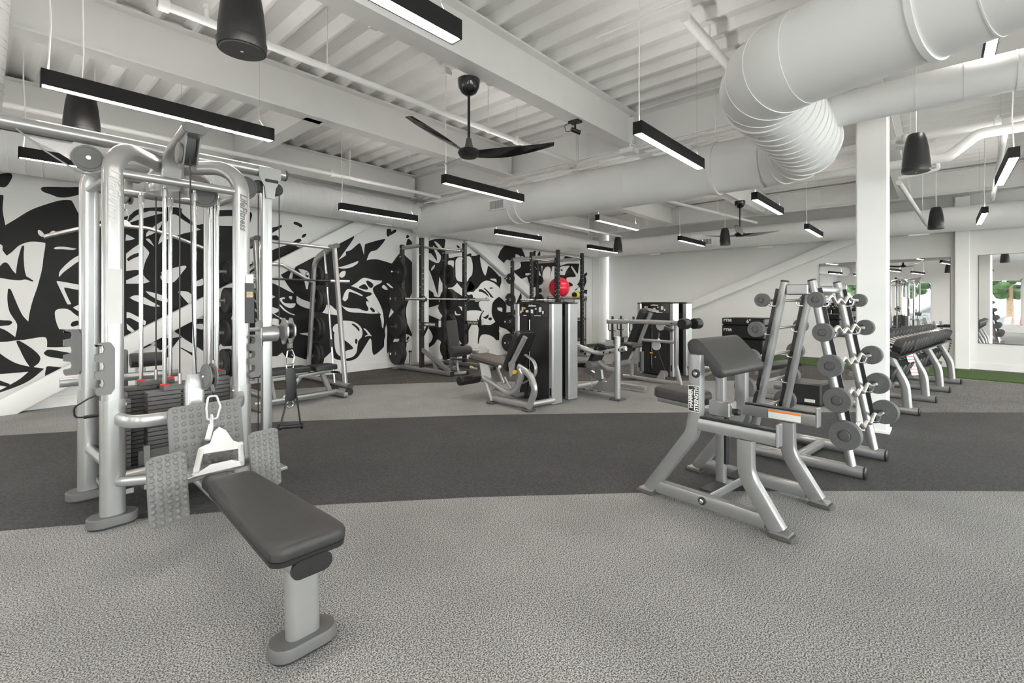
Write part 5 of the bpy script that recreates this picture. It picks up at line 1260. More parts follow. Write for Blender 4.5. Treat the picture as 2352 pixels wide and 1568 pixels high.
# ================================================================== plyo boxes
def boxthing(name, label, c, d, rz, cat='plyo box'):
    t = thing(name, label, cat, c, rz, 'foam plyo boxes')
    MB().box((0,0,d[2]/2), d, ch=.018).build('foam_body', 'vinyl_black', t)
    b = MB(); b.box((0,0,d[2]*.96), (d[0]*1.002,d[1]*1.002,.006)); b.build('seam', 'black_matte', t)
    return t
PB = Vector((10.75, 2.95, 0)); z = 0
for i, (h, s, lb) in enumerate(((.58, .9, 'tallest black foam plyo box at the bottom of the stack'), (.27, .98, 'middle black foam plyo box in the stack'), (.15, .98, 'thin black foam plyo box marked six inches on top of the stack'))):
    t = boxthing('plyo_box', lb, PB+Vector((0,0,z)), (.74*s,.84*s,h-.004), radians(-3)); z += h
    if i: 
        lettering('PTBR', .075, 'label_white', t, (-.37*s-.002,.29,h*.62), (0,-1,0), (0,0,1), bold=.002)
    if i == 2: lettering('6"', .10, 'label_white', t, (-.37*s-.002,-.12,h*.55), (0,-1,0), (0,0,1), bold=.002)

# ================================================================== flat benches behind the racks
def flat_bench(loc, rz, label):
    t = thing('flat_bench', label, 'exercise bench', loc, rz)
    MB().pad((0,0,.405), (.28,1.05,.07), None, .04, .025).build('pad', 'vinyl_black', t)
    MB().rtube([(0,-.45,.33),(0,.45,.33)], .07, .06, .01).build('beam', 'silver2', t)
    for sy in (-1, 1):
        MB().rtube([(0,sy*.36,.32),(0,sy*.44,.05)], .06, .06, .01, up=(1,0,0)).build('leg', 'silver2', t)
        MB().rtube([(-.24,sy*.45,.03),(.24,sy*.45,.03)], .06, .05, .01).build('foot', 'silver2', t)
    return t
flat_bench((7.65, 1.75, .006), radians(75), 'low black padded flat bench behind the barbell rack')
hx = thing('hex_weight_block', 'low black foam block on the floor behind the barbell rack', 'foam block', (7.25, 1.28, .006), radians(-8))
MB().box((0,0,.14), (.42,.46,.28), ch=.02).build('block', 'vinyl_black', hx)
MB().plate([(-.06,-.02),(.06,-.02),(.06,.02),(-.06,.02)], (-.212,-.1,.06), (0,-1,0), (0,0,1), .003).build('label_patch', 'label_white', hx)
# ================================================================== weight-stack towers and seated machines
def tower(root, X):
    # stack tower in frame X: shrouded face towards -x, silver end columns at +-y
    def B():
        b = MB(); b.X = X; return b
    h = 1.30
    for sy in (-1, 1):
        cpr = [(-.055,-.045),(-.072,-.025),(-.072,.025),(-.055,.045),(.10,.045),(.115,.025),(.115,-.025),(.10,-.045)]
        b = B(); b.prism([(x, sy*.325+y, .01) for x, y in cpr], (0,0,h-.02)); c = b.build('end_column', 'silver', root)
        b = B(); b.prism([(x*1.02, sy*.325+y*1.03, h-.012) for x, y in cpr], (0,0,.022)); b.build('column_cap', 'black', c)
        b = B(); b.box((-.073, sy*.325, .16), (.004,.024,.10)); b.build('foot_slot', 'black_matte', c)
    pr = [(-.055,-.278),(-.072,-.14),(-.078,0),(-.072,.14),(-.055,.278),(.08,.278),(.08,-.278)]
    b = B(); b.prism([(x, y, .03) for x, y in pr], (0,0,h-.21)); sh = b.build('shroud', 'black', root, angle=20)
    b = B(); b.prism([(x-.006, y, h-.18) for x, y in pr], (0,0,.175)); pl = b.build('placard', 'black_gloss', root, angle=20)
    b = B(); b.prism([(x-.014, y*1.02, h-.006) for x, y in pr], (0,0,.026)); b.build('top_cap', 'black', root, angle=20)
    b = B(); b.box((-.074,.07,.60), (.012,.055,1.02)); b.build('stack_slot', 'black_matte', root)
    b = B(); b.cyl((-.079,.055,.12), (-.079,.055,1.08), .007, n=8); b.build('guide_rod', 'chrome', root)
    b = B(); b.box((-.084,.065,.40), (.014,.05,.02)); b.build('pin_plate', 'yellow', root)
    for k in range(9):
        b = B(); b.box((-.083,.06,.18+.022*k), (.004,.008,.008)); b.build('number_tag', 'label_white', sh)
    b = B(); b.lathe([(.016,0),(.016,.03),(.01,.034)], (-.08,-.03,.33), (-1,0,0), n=12); b.build('add_weight_knob', 'chrome', root)
    def pic(y, z, w, hh, m):
        b = B(); b.box((-.088-.0+abs(y)*.03, y, z), (.004,w,hh)); b.build('print', m, pl)
    for y, z, w, hh, m in ((.19,h-.085,.03,.06,'skin_print'),(.15,h-.07,.03,.025,'skin_print'),(.10,h-.11,.05,.03,'label_grey'),(.0,h-.11,.04,.05,'label_grey'),(-.07,h-.075,.03,.025,'skin_print'),(-.15,h-.085,.045,.06,'label_grey'),(-.20,h-.12,.02,.035,'label_white'),(.225,h-.12,.018,.035,'label_white'),(.14,h-.165,.06,.008,'label_white'),(-.1,h-.165,.12,.008,'label_white')): pic(y, z, w, hh, m)
    L = lettering('LifeFitness', .036, 'label_white', pl, (-.0895,.0,h-.035), (0,-1,0), (0,0,1), shear=.3, bold=.0006)
    L.data.transform(X)
def place(x, y, rz): return Matrix.Translation((x, y, 0)) @ Matrix.Rotation(rz, 4, 'Z')
# ---- leg extension
LE = thing('leg_extension_machine', 'silver seated leg extension machine with taupe seat beside a black stack tower', 'exercise machine', (4.47, 4.0, 0), radians(-3))
tower(LE, place(.55, .05, radians(-4)))
T_ = lambda P, r, nm, m='silver', R=.1, n=14: MB().tube(P, r, n, R).build(nm, m, LE)
T_([(0,.33,.03),(0,.48,.32)], .03, 'front_leg')
T_([(0,.50,.31),(0,.30,.25),(0,.05,.17),(0,-.10,.22),(0,-.20,.42),(-.02,-.17,.50)], .036, 'main_beam', R=.16)
MB().sweep(fillet([(0,-.31,.03),(0,-.35,.12),(0,-.42,.26),(0,-.34,.44),(0,-.14,.52)], .18, 6), rrect(.085, .06, .028, 4), up=(1,0,0)).build('rear_leg', 'silver', LE)
MB().rtube([(0,.30,.07),(0,-.30,.07)], .06, .075, .02).build('base_rail', 'silver', LE)
for y in (.33, -.31): MB().box((0,y,.012), (.13,.13,.024), ch=.008).build('foot', 'dark_grey', LE)
MB().cyl((0,-.25,.06), (.48,-.30,.06), .035, n=14).build('tower_tie', 'silver', LE)
MB().cyl((0,.25,.06), (.5,.25,.06), .03, n=14).build('tower_tie', 'silver', LE)
MB().cyl((-.02,-.27,.89), (-.02,-.02,.51), .032, n=16).build('back_tube', 'silver', LE)
dv = Vector((0,-.42,.86)).normalized(); ang = math.atan2(.42, .86)
BX = Matrix.Translation((.14,-.01,.70)) @ Matrix.Rotation(ang, 4, 'X') @ Matrix.Rotation(-pi/2, 4, 'X')
b = MB(); b.X = BX; b.pad((0,0,0), (.34,.56,.085), None, .06, .035, crown=.006); b.build('back_pad', 'vinyl_black', LE)
MB().pad((.15,.44,.535), (.36,.70,.07), rotm(radians(6),0,0), .05, .025, crown=.004).build('seat_pad', 'vinyl_brown', LE)
MB().cyl((-.04,.75,.56), (-.05,.16,.50), .015, n=10).build('side_handle', 'black', LE)
MB().sphere((-.05,.14,.495), .022, 12, 8).build('handle_knob', 'label_white', LE)
MB().plate([(-.04,-.05),(.13,-.03),(.06,.20),(-.10,.18)], (.02,.50,.33), (0,-1,0), (0,0,1), .02).build('lever_plate', 'label_grey', LE)
b = MB(); b.lathe([(.085,-.02),(.09,-.012),(.09,.012),(.085,.02)], (.03,.37,.24), (1,0,0), n=28); b.build('cam', 'silver2', LE)
b = MB(); b.lathe([(.02,-.03),(.06,-.032),(.066,-.02),(.066,.30),(.06,.312),(.02,.31)], (-.10,.85,.245), (1,0,0), n=24); b.build('ankle_roller', 'vinyl_black', LE)
b = MB(); b.lathe([(.02,-.03),(.062,-.032),(.068,-.02),(.068,.30),(.06,.312),(.02,.31)], (.08,1.25,.60), (1,0,0), n=24); b.build('thigh_roller', 'vinyl', LE)
MB().cyl((.38,1.25,.60), (.47,1.12,.60), .022, n=12).build('roller_axle', 'chrome', LE)
MB().plate([(-.10,-.05),(.09,-.06),(.10,.02),(.06,.06),(-.09,.055)], (.47,1.02,.61), (0,-1,0), (0,0,1), .03).build('knee_plate', 'label_grey', LE)
MB().rtube([(.25,.86,.24),(.2,.70,.30),(.12,.55,.38)], .03, .05, .01).build('shin_lever', 'silver', LE)
T_([(-.01,.74,.43),(-.01,.68,.42),(-.01,.62,.42)], .016, 'range_handle')
MB().cyl((-.01,.755,.43), (-.01,.735,.43), .02, n=12).build('yellow_knob', 'yellow', LE)
MB().cyl((-.06,-.12,.455), (-.03,-.12,.455), .024, n=12).build('yellow_knob', 'yellow', LE)
MB().plate([(.0,-.09),(.06,-.04),(.08,.08),(.03,.12),(-.03,.09),(-.02,0)], (-.03,-.03,.47), (0,-1,0), (0,0,1), .014).build('seat_adjust_plate', 'silver', LE)
q = fillet([(.10,-.12,.30),(.10,-.33,.40),(.10,-.34,.58),(.10,-.16,.66)], .14, 6); MB().sweep(q, rrect(.02,.05,.008,2), up=(1,0,0)).build('arc_track', 'silver', LE)
MB().rtube([(.05,.28,.48),(.05,.16,.27)], .05, .04, .01, up=(1,0,0)).build('seat_strut', 'silver', LE)
T_([(.02,.12,.36),(.02,.02,.24),(.02,-.06,.22)], .014, 'link_bar')
MB().tube([(.06,.33,.17),(.06,-.1,.11),(.2,-.26,.10)], .004, 6).build('cable', 'cable', LE)
MB().tube([(.1,-.30,.40),(.1,-.22,.18),(.1,-.30,.12)], .022, 10, .08).build('hose_guard', 'black', LE)

# ---- seated leg curl behind the same towers
LC = thing('leg_curl_machine', 'silver leg curl machine with curved side arm and sloping black pads', 'exercise machine', (5.76, 3.26, 0), radians(-3))
tower(LC, place(-.36, .76, radians(180-2)))
Q = lambda P, r, nm, m='silver', R=.1: MB().tube(P, r, 14, R).build(nm, m, LC)
Q([(0,-.04,.02),(0,-.04,.84)], .042, 'post')
MB().lathe([(.043,0),(.043,.008),(.035,.012)], (0,-.04,.84), n=18).build('post_cap', 'silver2', LC)
MB().box((0,-.04,.012), (.17,.17,.024), ch=.006).build('foot', 'dark_grey', LC)
MB().rtube([(-.30,.78,.86),(-.12,.55,.70),(0,.28,.60),(0,-.17,.70)], .06, .065, .022, R=.25, fn=8).build('side_arm', 'silver', LC)
for y in (.16,.06,-.07,-.13): MB().box((-.031,y,.625+(.10 if y < 0 else 0)*.3-(y-.16)*.1), (.004,.022,.028)).build('arm_hole', 'black_matte', LC)
MB().rtube([(0,.74,.06),(0,-.04,.05)], .07, .06, .02).build('base_rail', 'silver', LC)
MB().rtube([(.75,.74,.06),(0,.74,.06)], .07, .06, .02).build('base_rail', 'silver', LC)
MB().rtube([(.75,.78,.06),(.75,-.04,.06)], .07, .06, .02).build('base_rail', 'silver', LC)
MB().plate([(.0,.09),(.42,.09),(.30,.22),(.20,.20),(.10,.34),(.0,.42)], (.02,-.04,0), (0,1,0), (0,0,1), .012).build('side_panel', 'silver2', LC)
for k in range(4): MB().box((-.037,.62-.13*k,.085), (.004,.06,.010)).build('panel_slot', 'black_matte', LC)
MB().pad((.25,.66,.40), (.40,.30,.07), rotm(radians(-4),0,0), .05, .03).build('seat_pad', 'vinyl_black', LC)
PX = lambda x, y, z, t, s: (Matrix.Translation((x,y,z)) @ Matrix.Rotation(t, 4, 'X'))
for x, y in ((.10,.36), (.45,.14)):
    b = MB(); b.X = PX(x, y, .56, radians(-62), 1); b.pad((0,0,0), (.26,.34,.07), None, .05, .03); b.build('thigh_pad', 'vinyl_black', LC)
    MB().cyl((x-.16,y+.03,.44), (x+.16,y+.03,.44), .05, n=16).build('ankle_roller', 'grey_plastic', LC)
for x, y in ((.12,.22), (.48,.02)): MB().pad((x,y,.71), (.26,.22,.05), rotm(radians(6),0,0), .06, .025).build('arm_pad', 'vinyl_black', LC)
MB().rtube([(0,.26,.48),(.0,.10,.40),(0,-.02,.40)], .05, .065, .02, R=.08).build('lower_arm', 'silver', LC)
MB().rtube([(.18,.62,.34),(.18,.30,.20)], .08, .08, .02).build('seat_beam', 'silver', LC)
MB().plate([(-.06,-.05),(.07,-.04),(.05,.08),(-.04,.10)], (.10,.33,.28), (0,-1,0), (0,0,1), .05).build('pivot_plate', 'silver', LC)
MB().plate([(-.05,-.04),(.06,-.04),(.06,.04),(-.05,.045)], (-.02,.08,.76), (0,-1,0), (0,0,1), .03).build('top_bracket', 'silver', LC)
MB().cyl((.3,-.02,.83), (.3,-.02,1.02), .012, n=10).build('grip_rod', 'steel', LC)
for y in (.2, .45): MB().cyl((.03,y+.2,.08), (.03,y+.2,.30), .006, n=8).build('link_rod', 'chrome', LC)
MB().cyl((.5,-.12,.34), (.5,-.12,.62), .03, n=14).build('shock', 'dark_grey', LC)

# ---- standing glute and back machine in front of the third tower
BM_ = thing('back_extension_machine', 'silver back extension machine with level top bar and black roller pads', 'exercise machine', (7.35, 3.2, 0), RZ)
tower(BM_, place(.80, .72, radians(2)))
tower(BM_, place(1.18, .66, radians(182)))
W_ = lambda P, w, h, nm, R=.08, m='silver', up=(1,0,0): MB().rtube(P, w, h, .018, R=R, up=up).build(nm, m, BM_)
W_([(0,.86,.045),(0,-.22,.045)], .065, .06, 'base_rail', up=(0,0,1))
W_([(0,.70,.04),(0,.69,.26),(0,.50,.74),(0,.325,1.14)], .058, .06, 'seat_frame', .14)
W_([(0,-.205,.03),(0,-.13,.32),(0,-.125,.96)], .058, .06, 'rear_post', .2)
W_([(0,.54,.69),(0,-.10,.685)], .05, .05, 'cross_bar', up=(0,0,1))
W_([(-.06,1.15,.975),(-.06,.36,.995),(-.06,-.26,.985)], .06, .075, 'top_bar', .1, up=(0,0,1))
MB().box((-.06,1.155,.975), (.062,.012,.078)).build('bar_cap', 'black', BM_)
MB().lathe([(.01,0),(.012,.006)], (-.092,-.10,.985), (-1,0,0), n=10).build('bar_hole', 'black_matte', BM_)
for i, (x, y) in enumerate(((-.12,-.34), (.12,-.40))):
    b = MB(); b.lathe([(.03,-.08),(.072,-.082),(.082,-.07),(.082,.07),(.072,.082),(.03,.08)], (x,y,.985), (1,0,0), n=24); b.build('roller_pad', 'vinyl_black', BM_)
MB().cyl((-.1,-.30,.985), (.2,-.40,.985), .016, n=10).build('roller_axle', 'chrome', BM_)
b = MB(); b.X = Matrix.Translation((.10,.60,.85)) @ Matrix.Rotation(radians(-66), 4, 'X'); b.pad((0,0,0), (.30,.76,.12), rotm(0,pi,0), .06, .04); b.build('chest_pad', 'vinyl_black', BM_)
MB().lathe([(.02,0),(.09,.004),(.10,-.02)], (.12,.36,1.19), (0,-.2,1), n=24).build('pad_top_plate', 'silver2', BM_)
for y, z in ((.30,.60), (.22,.93)):
    b = MB(); b.lathe([(.02,-.012),(.075,-.012),(.08,-.006),(.08,.006),(.075,.012),(.02,.012)], (.12,y,z), (1,0,0), n=26); w = b.build('pulley', 'label_grey', BM_)
    MB().lathe([(.012,0),(.012,.012)], (.107,y,z), (-1,0,0), n=8).build('axle', 'chrome', w)
MB().tube([(.12,.30,.58),(.13,.12,.15)], .004, 6).build('cable', 'cable', BM_)
MB().plate([(-.10,0),(.06,0),(.05,.12),(.02,.16),(-.01,.15)], (.02,.14,.06), (0,-1,0), (0,0,1), .012).build('lower_bracket', 'silver', BM_)
b = MB(); b.lathe([(.02,-.01),(.055,-.01),(.055,.01),(.02,.01)], (.05,.10,.16), (1,.3,0), n=20); b.build('lower_pulley', 'silver2', BM_)
MB().cyl((.05,.22,.70), (.05,.20,.82), .010, n=8).build('pin', 'chrome', BM_)
MB().lathe([(.025,0),(.022,.02)], (.05,.22,.70), n=12).build('pin_collar', 'chrome', BM_)
MB().box((.1,.06,.885), (.05,.16,.06), rotm(radians(18),0,0), ch=.012).build('grip', 'dark_grey', BM_)
W_([(.75,-.12,.62),(.82,-.30,.42),(.82,-.32,.16),(.80,-.18,.10)], .05, .05, 'rear_frame', .1)
W_([(.75,.1,.22),(.82,-.26,.22)], .05, .05, 'rear_frame', 0, up=(0,0,1))
# ================================================================== smith machine, squat racks, plates, bars, benches
def disc_mesh(r, t, rim='rubber'):
    b = MB(); b.lathe([(.026,-t*.5),(r*.30,-t*.5),(r*.33,-t*.36),(r*.78,-t*.36),(r*.84,-t*.5),(r*.97,-t*.5),(r,-t*.36),(r,t*.36),(r*.97,t*.5),(r*.84,t*.5),(r*.78,t*.36),(r*.33,t*.36),(r*.30,t*.5),(.026,t*.5)], (0,0,0), (1,0,0), n=32, caps=False)
    me = b.mesh('weight_plate'); me.materials.append(M[rim]); return me
hubm = MB().lathe([(.026,-.03),(.032,-.03),(.032,.03),(.026,.03)], (0,0,0), (1,0,0), n=16, caps=False).mesh('hub'); hubm.materials.append(M['steel'])
DM = {}
def disc_thing(p, r, label, grp, t=.055):
    k = (r, t)
    if k not in DM: DM[k] = disc_mesh(r, t)
    o = link('weight_plate', None, None, p, 0, label=label, category='weight plate', group=grp); o.empty_display_size = .05
    link('rubber_disc', DM[k], o); link('hub', hubm, o)
    return o
def olympic_bar(loc, L, label, rz=0):
    t = thing('barbell', label, 'barbell', loc, rz)
    MB().cyl((-L/2+.40,0,0), (L/2-.40,0,0), .014, n=14).build('shaft', 'chrome', t)
    for s_ in (-1, 1):
        MB().cyl((s_*(L/2-.40),0,0), (s_*L/2,0,0), .025, n=16).build('sleeve', 'chrome', t)
        MB().cyl((s_*(L/2-.43),0,0), (s_*(L/2-.40),0,0), .036, n=16).build('collar', 'chrome', t)
    return t
# ---- smith machine
SM = thing('smith_machine', 'silver smith machine standing against the mural wall behind the cable tower', 'smith machine', (3.205, 6.79, 0))
hw = .585
for sx in (-1, 1):
    x = sx*hw
    MB().rtube([(x,-.15,.045),(x,1.36,.045)], .085, .075, .035, n=4).build('foot_tube', 'silver', SM)
    for y in (-.155, 1.365): MB().rtube([(x,y-.008,.045),(x,y+.008,.045)], .088, .078, .036, n=4).build('foot_cap', 'dark_grey', SM)
    MB().rtube([(x,0,.06),(x,.34,2.20)], .09, .06, .025, up=(1,0,0), n=4).build('front_post', 'silver', SM)
    MB().rtube([(x,.27,2.20),(x,.42,2.20)], .09, .06, .028, n=4).build('post_head', 'silver', SM)
    MB().rtube([(x,.25,2.205),(x,.27,2.205)], .095, .065, .03, n=4).build('head_cap', 'dark_grey', SM)
    MB().rtube([(x,1.22,.07),(x,.99,2.02),(x,.44,2.19)], .10, .055, .02, R=[0,.22,0], up=(1,0,0), n=3).build('rear_post', 'silver', SM)
    MB().cyl((x-sx*.10,.14,.08), (x-sx*.10,.46,2.13), .016, n=12).build('guide_rod', 'chrome', SM)
    MB().cyl((x-sx*.10,.225,.62), (x-sx*.10,.245,.74), .032, n=14).build('safety_stop', 'black', SM)
    b = MB()
    for k in range(11):
        f = .22+.062*k; c = Vector((x+sx*.02, .34*f+.055, .06+2.14*f)); b.plate([(0,-.02),(.05,.0),(.055,.03),(.035,.012),(0,.015)], c, (0,1,0), (0,0,1), .012)
    b.build('latch_teeth', 'silver', SM, kind='stuff')
    for k, z in enumerate((1.76, 1.34, .86, .40)):
        y = 1.22-.23*(z-.07)/1.95
        MB().cyl((x,y,z), (x+sx*.24,y,z), .024, n=12).build('plate_peg', 'silver2', SM)
MB().cyl((-hw,.40,2.20), (hw,.40,2.17), .026, n=14).build('top_rail', 'silver', SM)
MB().rtube([(-hw,1.03,1.66),(-.32,1.03,1.90),(.05,1.03,1.92),(hw,1.03,1.64)], .075, .05, .02, R=.2).build('rear_arch', 'silver', SM)
MB().rtube([(-hw,1.2,.12),(hw,1.2,.12)], .07, .05, .02).build('rear_rail', 'silver', SM)
MB().cyl((-.48,.27,1.645), (.48,.27,1.645), .014, n=12).build('smith_bar', 'black', SM)
for sx in (-1, 1):
    MB().cyl((sx*.48,.27,1.645), (sx*.80,.27,1.645), .025, n=14).build('bar_sleeve', 'chrome', SM)
    MB().cyl((sx*.485,.37,1.55), (sx*.485,.40,1.76), .03, n=14).build('bar_carriage', 'black', SM)
    MB().box((sx*.485,.32,1.645), (.04,.14,.05)).build('bar_bracket', 'black', SM)
lettering('LifeFitness', .10, 'black', SM, (hw+.0285,1.075,1.42), (0,-.115,.99), (0,.99,.115), shear=.3, bold=.002)
lettering('LifeFitness', .10, 'black', SM, (-hw-.0285,1.075,1.42), (0,.115,-.99), (0,-.99,-.115), shear=.3, bold=.002)
lettering('LifeFitness', .085, 'black', SM, (hw-.0,1.033,1.42), (0,-.115,.99), (-1,0,0), shear=.3, bold=.002)
RK = ['top', 'second', 'third', 'bottom']
for sx in (-1, 1):
    for k, (z, r, n) in enumerate(((1.76,.16,2), (1.34,.19,2), (.86,.20,2), (.40,.215,2))):
        y = 6.79+1.22-.23*(z-.07)/1.95
        for j in range(n):
            disc_thing((3.205+sx*(hw+.075+.058*j), y, z), r, '%s black plate on the %s peg of the smith machine\'s %s rear post' % (('inner','outer')[j], RK[k], 'far' if sx > 0 else 'near'), 'plates on the smith machine', .05)
# ---- adjustable benches
def adj_bench(loc, rz, incline, label):
    t = thing('adjustable_bench', label, 'exercise bench', loc, rz)
    MB().rtube([(-.60,0,.07),(.52,0,.07)], .07, .06, .012).build('base_rail', 'silver2', t)
    for x in (-.60, .52):
        MB().box((x,0,.045), (.07,.46,.06), ch=.01).build('foot', 'silver2', t)
        for sy in (-1, 1): MB().cyl((x,sy*.19,0), (x,sy*.19,.02), .03, n=12).build('foot_pad', 'black', t)
    MB().rtube([(.42,0,.07),(.30,0,.34)], .06, .05, .01, up=(0,1,0)).build('front_post', 'silver2', t)
    MB().rtube([(-.25,0,.07),(-.02,0,.33)], .06, .05, .01, up=(0,1,0)).build('rear_post', 'silver2', t)
    MB().rtube([(-.05,0,.34),(.42,0,.37)], .06, .05, .01).build('seat_beam', 'silver2', t)
    MB().pad((.30,0,.43), (.34,.27,.07), rotm(0,radians(-8 if incline else 0),0), .05, .025).build('seat_pad', 'vinyl_black', t)
    a = radians(incline); c, s = cos(a), sin(a)
    X = Matrix.Translation((.10,0,.41)) @ Matrix.Rotation(a, 4, 'Y')
    b = MB(); b.X = X; b.pad((-.45,0,.03), (.86,.28,.07), None, .06, .03); b.build('back_pad', 'vinyl' if incline > 40 else 'vinyl_black', t)
    b = MB(); b.X = X; b.bar((-.02,0,-.02), (-.7,0,-.02), .06, .04); b.build('back_beam', 'silver2', t)
    e = X @ Vector((-.5,0,-.03)); MB().bar((-.35,0,.09), e, .045, .035).build('adjust_strut', 'silver2', t)
    for sy in (-1, 1): MB().cyl((.60,sy*.16,.07), (.60,sy*.20,.07), .05, n=16).build('wheel', 'rubber', t)
    MB().cyl((.45,-.17,.35), (.45,.17,.35), .018, n=12).build('grip_bar', 'black', t)
    return t
adj_bench((2.86, 6.25, 0), radians(4), 0, 'flat silver adjustable bench with black pad under the smith machine bar')
bb_ = adj_bench((6.0, 6.80, .006), radians(-118), 62, 'adjustable bench with raised charcoal backrest inside the nearer squat rack')
bb_.scale = (.8, .8, .8)
# ---- squat racks
def post(b, x, y, h=2.5, s=.072): b.box((x, y, h/2+.02), (s, s, h), ch=.004)
def holes(parent, x, y, z0, z1, face):
    me = holes.me
    if me is None:
        me = MB().cyl((0,0,0), (.002,0,0), .011, n=8).mesh('hole'); me.materials.append(M['chrome']); holes.me = me
    n = int((z1-z0)/.10)
    for k in range(n):
        o = link('hole', me, parent, (x+face[0]*.0365, y+face[1]*.0365, z0+.10*k)); o.rotation_euler = (0,0,math.atan2(face[1], face[0]))
holes.me = None
def jcup(R, x, y, z):
    MB().box((x, y-.055, z), (.05,.05,.12), ch=.005).build('bar_hook', 'black', R)
    MB().box((x, y-.10, z-.035), (.05,.06,.02), ch=.004).build('hook_lip', 'black', R)
    MB().box((x, y-.125, z-.005), (.05,.015,.06), ch=.004).build('hook_lip', 'black', R)
def spotter(R, x, y, z):
    MB().rtube([(x, y-.03, z), (x, y-.52, z)], .05, .075, .006).build('spotter_arm', 'black', R)
    MB().box((x, y-.525, z+.02), (.055,.02,.12), ch=.004).build('arm_stop', 'steel', R)
    MB().bar((x, y-.04, z-.22), (x, y-.18, z-.03), .045, .02).build('arm_gusset', 'black', R)
    lettering('HAMMER STRENGTH', .052, 'label_white', R, (x-.0262, y-.27, z), (0,-1,0), (0,0,1), bold=.0015, sx=.62)
def rack(loc, W, D, name, label, extra=False, cross=True):
    R = thing('squat_rack', label, 'squat rack', loc)
    for sx in (0, 1):
        x = sx*W
        for y, h in ((0, 2.5), (D, 2.42)):
            b = MB(); post(b, x, y, h); p = b.build('upright', 'black', R)
            if y == 0: holes(p, x, y, .75, 2.1, (0,-1))
            holes(p, x, y, .8 if y == 0 else 2.2, 2.4, (-1,0))
            MB().lathe([(.018,0),(.018,.01),(.01,.014)], (x-.037,y,2.36), (-1,0,0), n=10).build('bolt', 'chrome', p)
            MB().lathe([(.018,0),(.018,.01),(.01,.014)], (x-.037,y,2.2), (-1,0,0), n=10).build('bolt', 'chrome', p)
        MB().rtube([(x,D,2.38),(x,0,2.38)], .05, .075, .004).build('top_beam', 'steel', R)
        MB().rtube([(x,D+.08,.05),(x,-.86,.05)], .075, .075, .006).build('base_rail', 'silver2', R)
        MB().rtube([(x,-.80,.09),(x,-.02,.42)], .06, .07, .006).build('base_gusset', 'silver2', R)
        MB().rtube([(x,-.42,.08),(x,-.34,.27)], .05, .05, .006).build('base_web', 'silver2', R)
        MB().box((x,-.865,.05), (.078,.02,.08)).build('rail_cap', 'black', R)
        MB().box((x-.06,D+.06,.02), (.2,.10,.02)).build('rear_foot', 'silver2', R)
        jcup(R, x, 0, 1.37); spotter(R, x, 0, .90)
        MB().lathe([(.02,0),(.02,.02),(.012,.026)], (x-.037,-.0,.98), (-1,0,0), n=10).build('pin', 'black', R)
        for z in (1.90, 1.38, .84, .32):
            sg = -1 if sx == 0 else 1
            MB().cyl((x+sg*.03,D,z), (x+sg*.27,D,z), .024, n=12).build('plate_peg', 'chrome', R)
    MB().cyl((0,.04,2.36), (W,.04,2.36), .017, n=12).build('pull_up_bar', 'chrome', R)
    MB().cyl((0,.12,2.36), (W,.12,2.36), .017, n=12).build('pull_up_bar', 'chrome', R)
    MB().rtube([(0,D,.06),(W,D,.06)], .07, .07, .006).build('rear_rail', 'silver2', R)
    MB().rtube([(-.06,D-.05,.12),(-.02,D-.22,.02),(.08,D-.22,.02)], .02, .02, .004).build('strap_hook', 'silver2', R)
    MB().cyl((.12,D-.10,.05), (.12,D-.10,.33), .026, n=12).build('bar_holder', 'silver2', R)
    MB().cyl((.12,D-.10,.33), (.12,D-.10,.36), .032, n=12).build('holder_cap', 'black', R)
    return R
R1 = rack((5.60, 7.25, .006), 1.09, .62, 'r1', 'black squat rack with grey base standing nearest the wall column')
R2 = rack((8.92, 7.30, .006), 1.0, .62, 'r2', 'black squat rack with extra front posts in front of the red ball')
for sx in (0, 1):
    x = sx*1.0; b = MB(); post(b, x, -.78, 2.5); p = b.build('upright', 'black', R2); holes(p, x, -.78, .8, 2.1, (0,-1)); holes(p, x, -.78, .8, 2.4, (-1,0))
    MB().rtube([(x,0,2.38),(x,-.78,2.38)], .05, .075, .004).build('top_beam', 'steel', R2)
    MB().box((x,-.80,.02), (.16,.34,.03)).build('front_foot', 'silver2', R2)
MB().cyl((0,-.78,2.42), (1.0,-.78,2.38), .017, n=12).build('pull_up_bar', 'chrome', R2)
def load(rx, ry, W, D, rads, rn, nm):
    for sx in (0, 1):
        sg = -1 if sx == 0 else 1
        for k, z in enumerate((1.90, 1.38, .84, .32)):
            for j in range(rn[k]):
                disc_thing((rx+sx*W+sg*(.075+.06*j), ry+D, z+.006), rads[k], '%s black rubber plate on the %s peg of the %s squat rack\'s %s rear post' % (('inner','outer')[j], RK[k], nm, 'near' if sx == 0 else 'far'), 'plates on the squat racks', .055)
load(5.60, 7.25, 1.09, .62, (.225,.225,.225,.225), (1,2,2,2), 'first')
load(8.92, 7.30, 1.0, .62, (.13,.16,.19,.225), (1,1,1,2), 'second')
olympic_bar((6.22, 7.15, 1.376), 2.15, 'long chrome barbell racked on the nearer squat rack hooks')
olympic_bar((9.45, 7.20, 1.376), 2.15, 'long chrome barbell racked on the squat rack before the red ball')
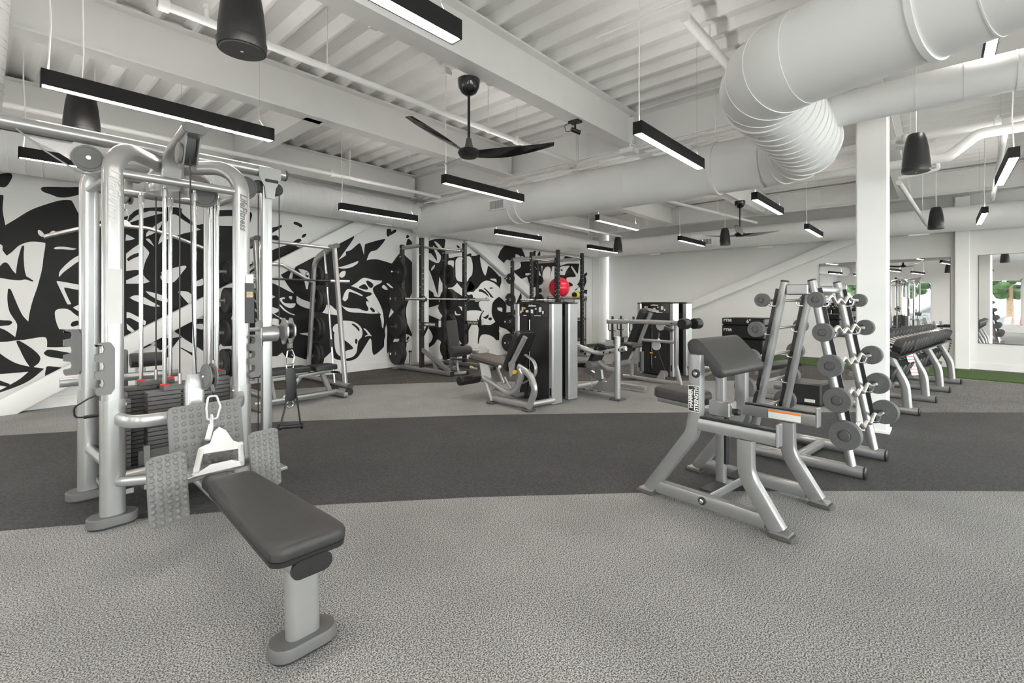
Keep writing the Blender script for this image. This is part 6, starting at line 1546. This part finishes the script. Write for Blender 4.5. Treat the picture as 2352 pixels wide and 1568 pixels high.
# ---- accessory shelf with ball and bands
AS = thing('accessory_shelf', 'silver and black accessory storage shelf behind the second squat rack', 'storage rack', (11.0, 7.72, .0))
for x in (-.62, .62):
    for y in (-.2, .2): MB().rtube([(x,y,.0),(x,y,1.50)], .04, .04, .006, up=(1,0,0)).build('shelf_post', 'silver2', AS)
for z in (.25, .85, 1.42):
    MB().box((0,0,z), (1.28,.44,.03)).build('shelf_board', 'black', AS)
    for y in (-.21, .21): MB().cyl((-.62,y,z+.05), (.62,y,z+.05), .012, n=10).build('shelf_rail', 'silver2', AS)
MB().box((.30,.0,.55), (.5,.36,.5), ch=.02).build('equipment_bin', 'black', AS)
bl = thing('exercise_ball', 'shiny red inflatable exercise ball on the accessory shelf', 'exercise ball', (10.62, 7.72, 1.437))
MB().sphere((0,0,.285), .285, 32, 20).build('ball_skin', 'ball', bl)
MB().lathe([(.012,0),(.012,.004),(.006,.005)], (-.17,-.2,.40), (-.6,-.7,.4), n=10).build('valve', 'label_white', bl)
for i, (x, m, lb) in enumerate(((.40,'lime','lime green resistance band roll on the accessory shelf'), (.53,'orange','orange resistance band roll on the accessory shelf'), (.30,'yellow','yellow resistance band roll on the accessory shelf'))):
    t = thing('resistance_band_roll', lb, 'resistance band', (10.95+x-.05, 7.60, 1.435), radians(20*i))
    b = MB(); b.lathe([(.075,-.035),(.095,-.035),(.095,.035),(.075,.035)], (0,0,.095), (.9,-.4,0), n=20, caps=False); b.build('band', m, t)
    b = MB(); b.lathe([(.02,-.034),(.074,-.034),(.074,.034),(.02,.034)], (0,0,.095), (.9,-.4,0), n=20); b.build('inner_roll', 'black', t)
# ---- push sled on the turf
PS = thing('push_sled', 'black push sled with two looped-handle uprights on the green turf', 'push sled', (11.95, 6.35, .018), radians(8))
MB().rtube([(-.2,-.5,.04),(-.2,.5,.04)], .08, .05, .01).build('skid', 'dark_grey', PS)
MB().rtube([(.6,-.5,.04),(.6,.5,.04)], .08, .05, .01).build('skid', 'dark_grey', PS)
MB().box((.2,0,.08), (.9,.5,.04)).build('deck', 'dark_grey', PS)
for x, y in ((-.15,.40), (-.15,-.20), (.5,.40), (.5,-.20)):
    p = MB().cyl((x,y,.06), (x,y,.92), .03, n=12).build('upright', 'black', PS)
    MB().tube([(x,y-.01,.82),(x-.06,y+.09,.82),(x-.06,y+.09,.52),(x,y-.01,.52)], .014, 8, .04).build('loop_handle', 'black', p)
    for z in (.52,.82): MB().cyl((x,y,z), (x,y-.09,z), .012, n=8).build('peg', 'black', p)
for k in range(4):
    disc_thing((11.75, 6.55, .17+.05*k+.018), .16, 'small black plate stacked on the push sled', 'plates on the push sled', .045).rotation_euler = (0, pi/2, 0)
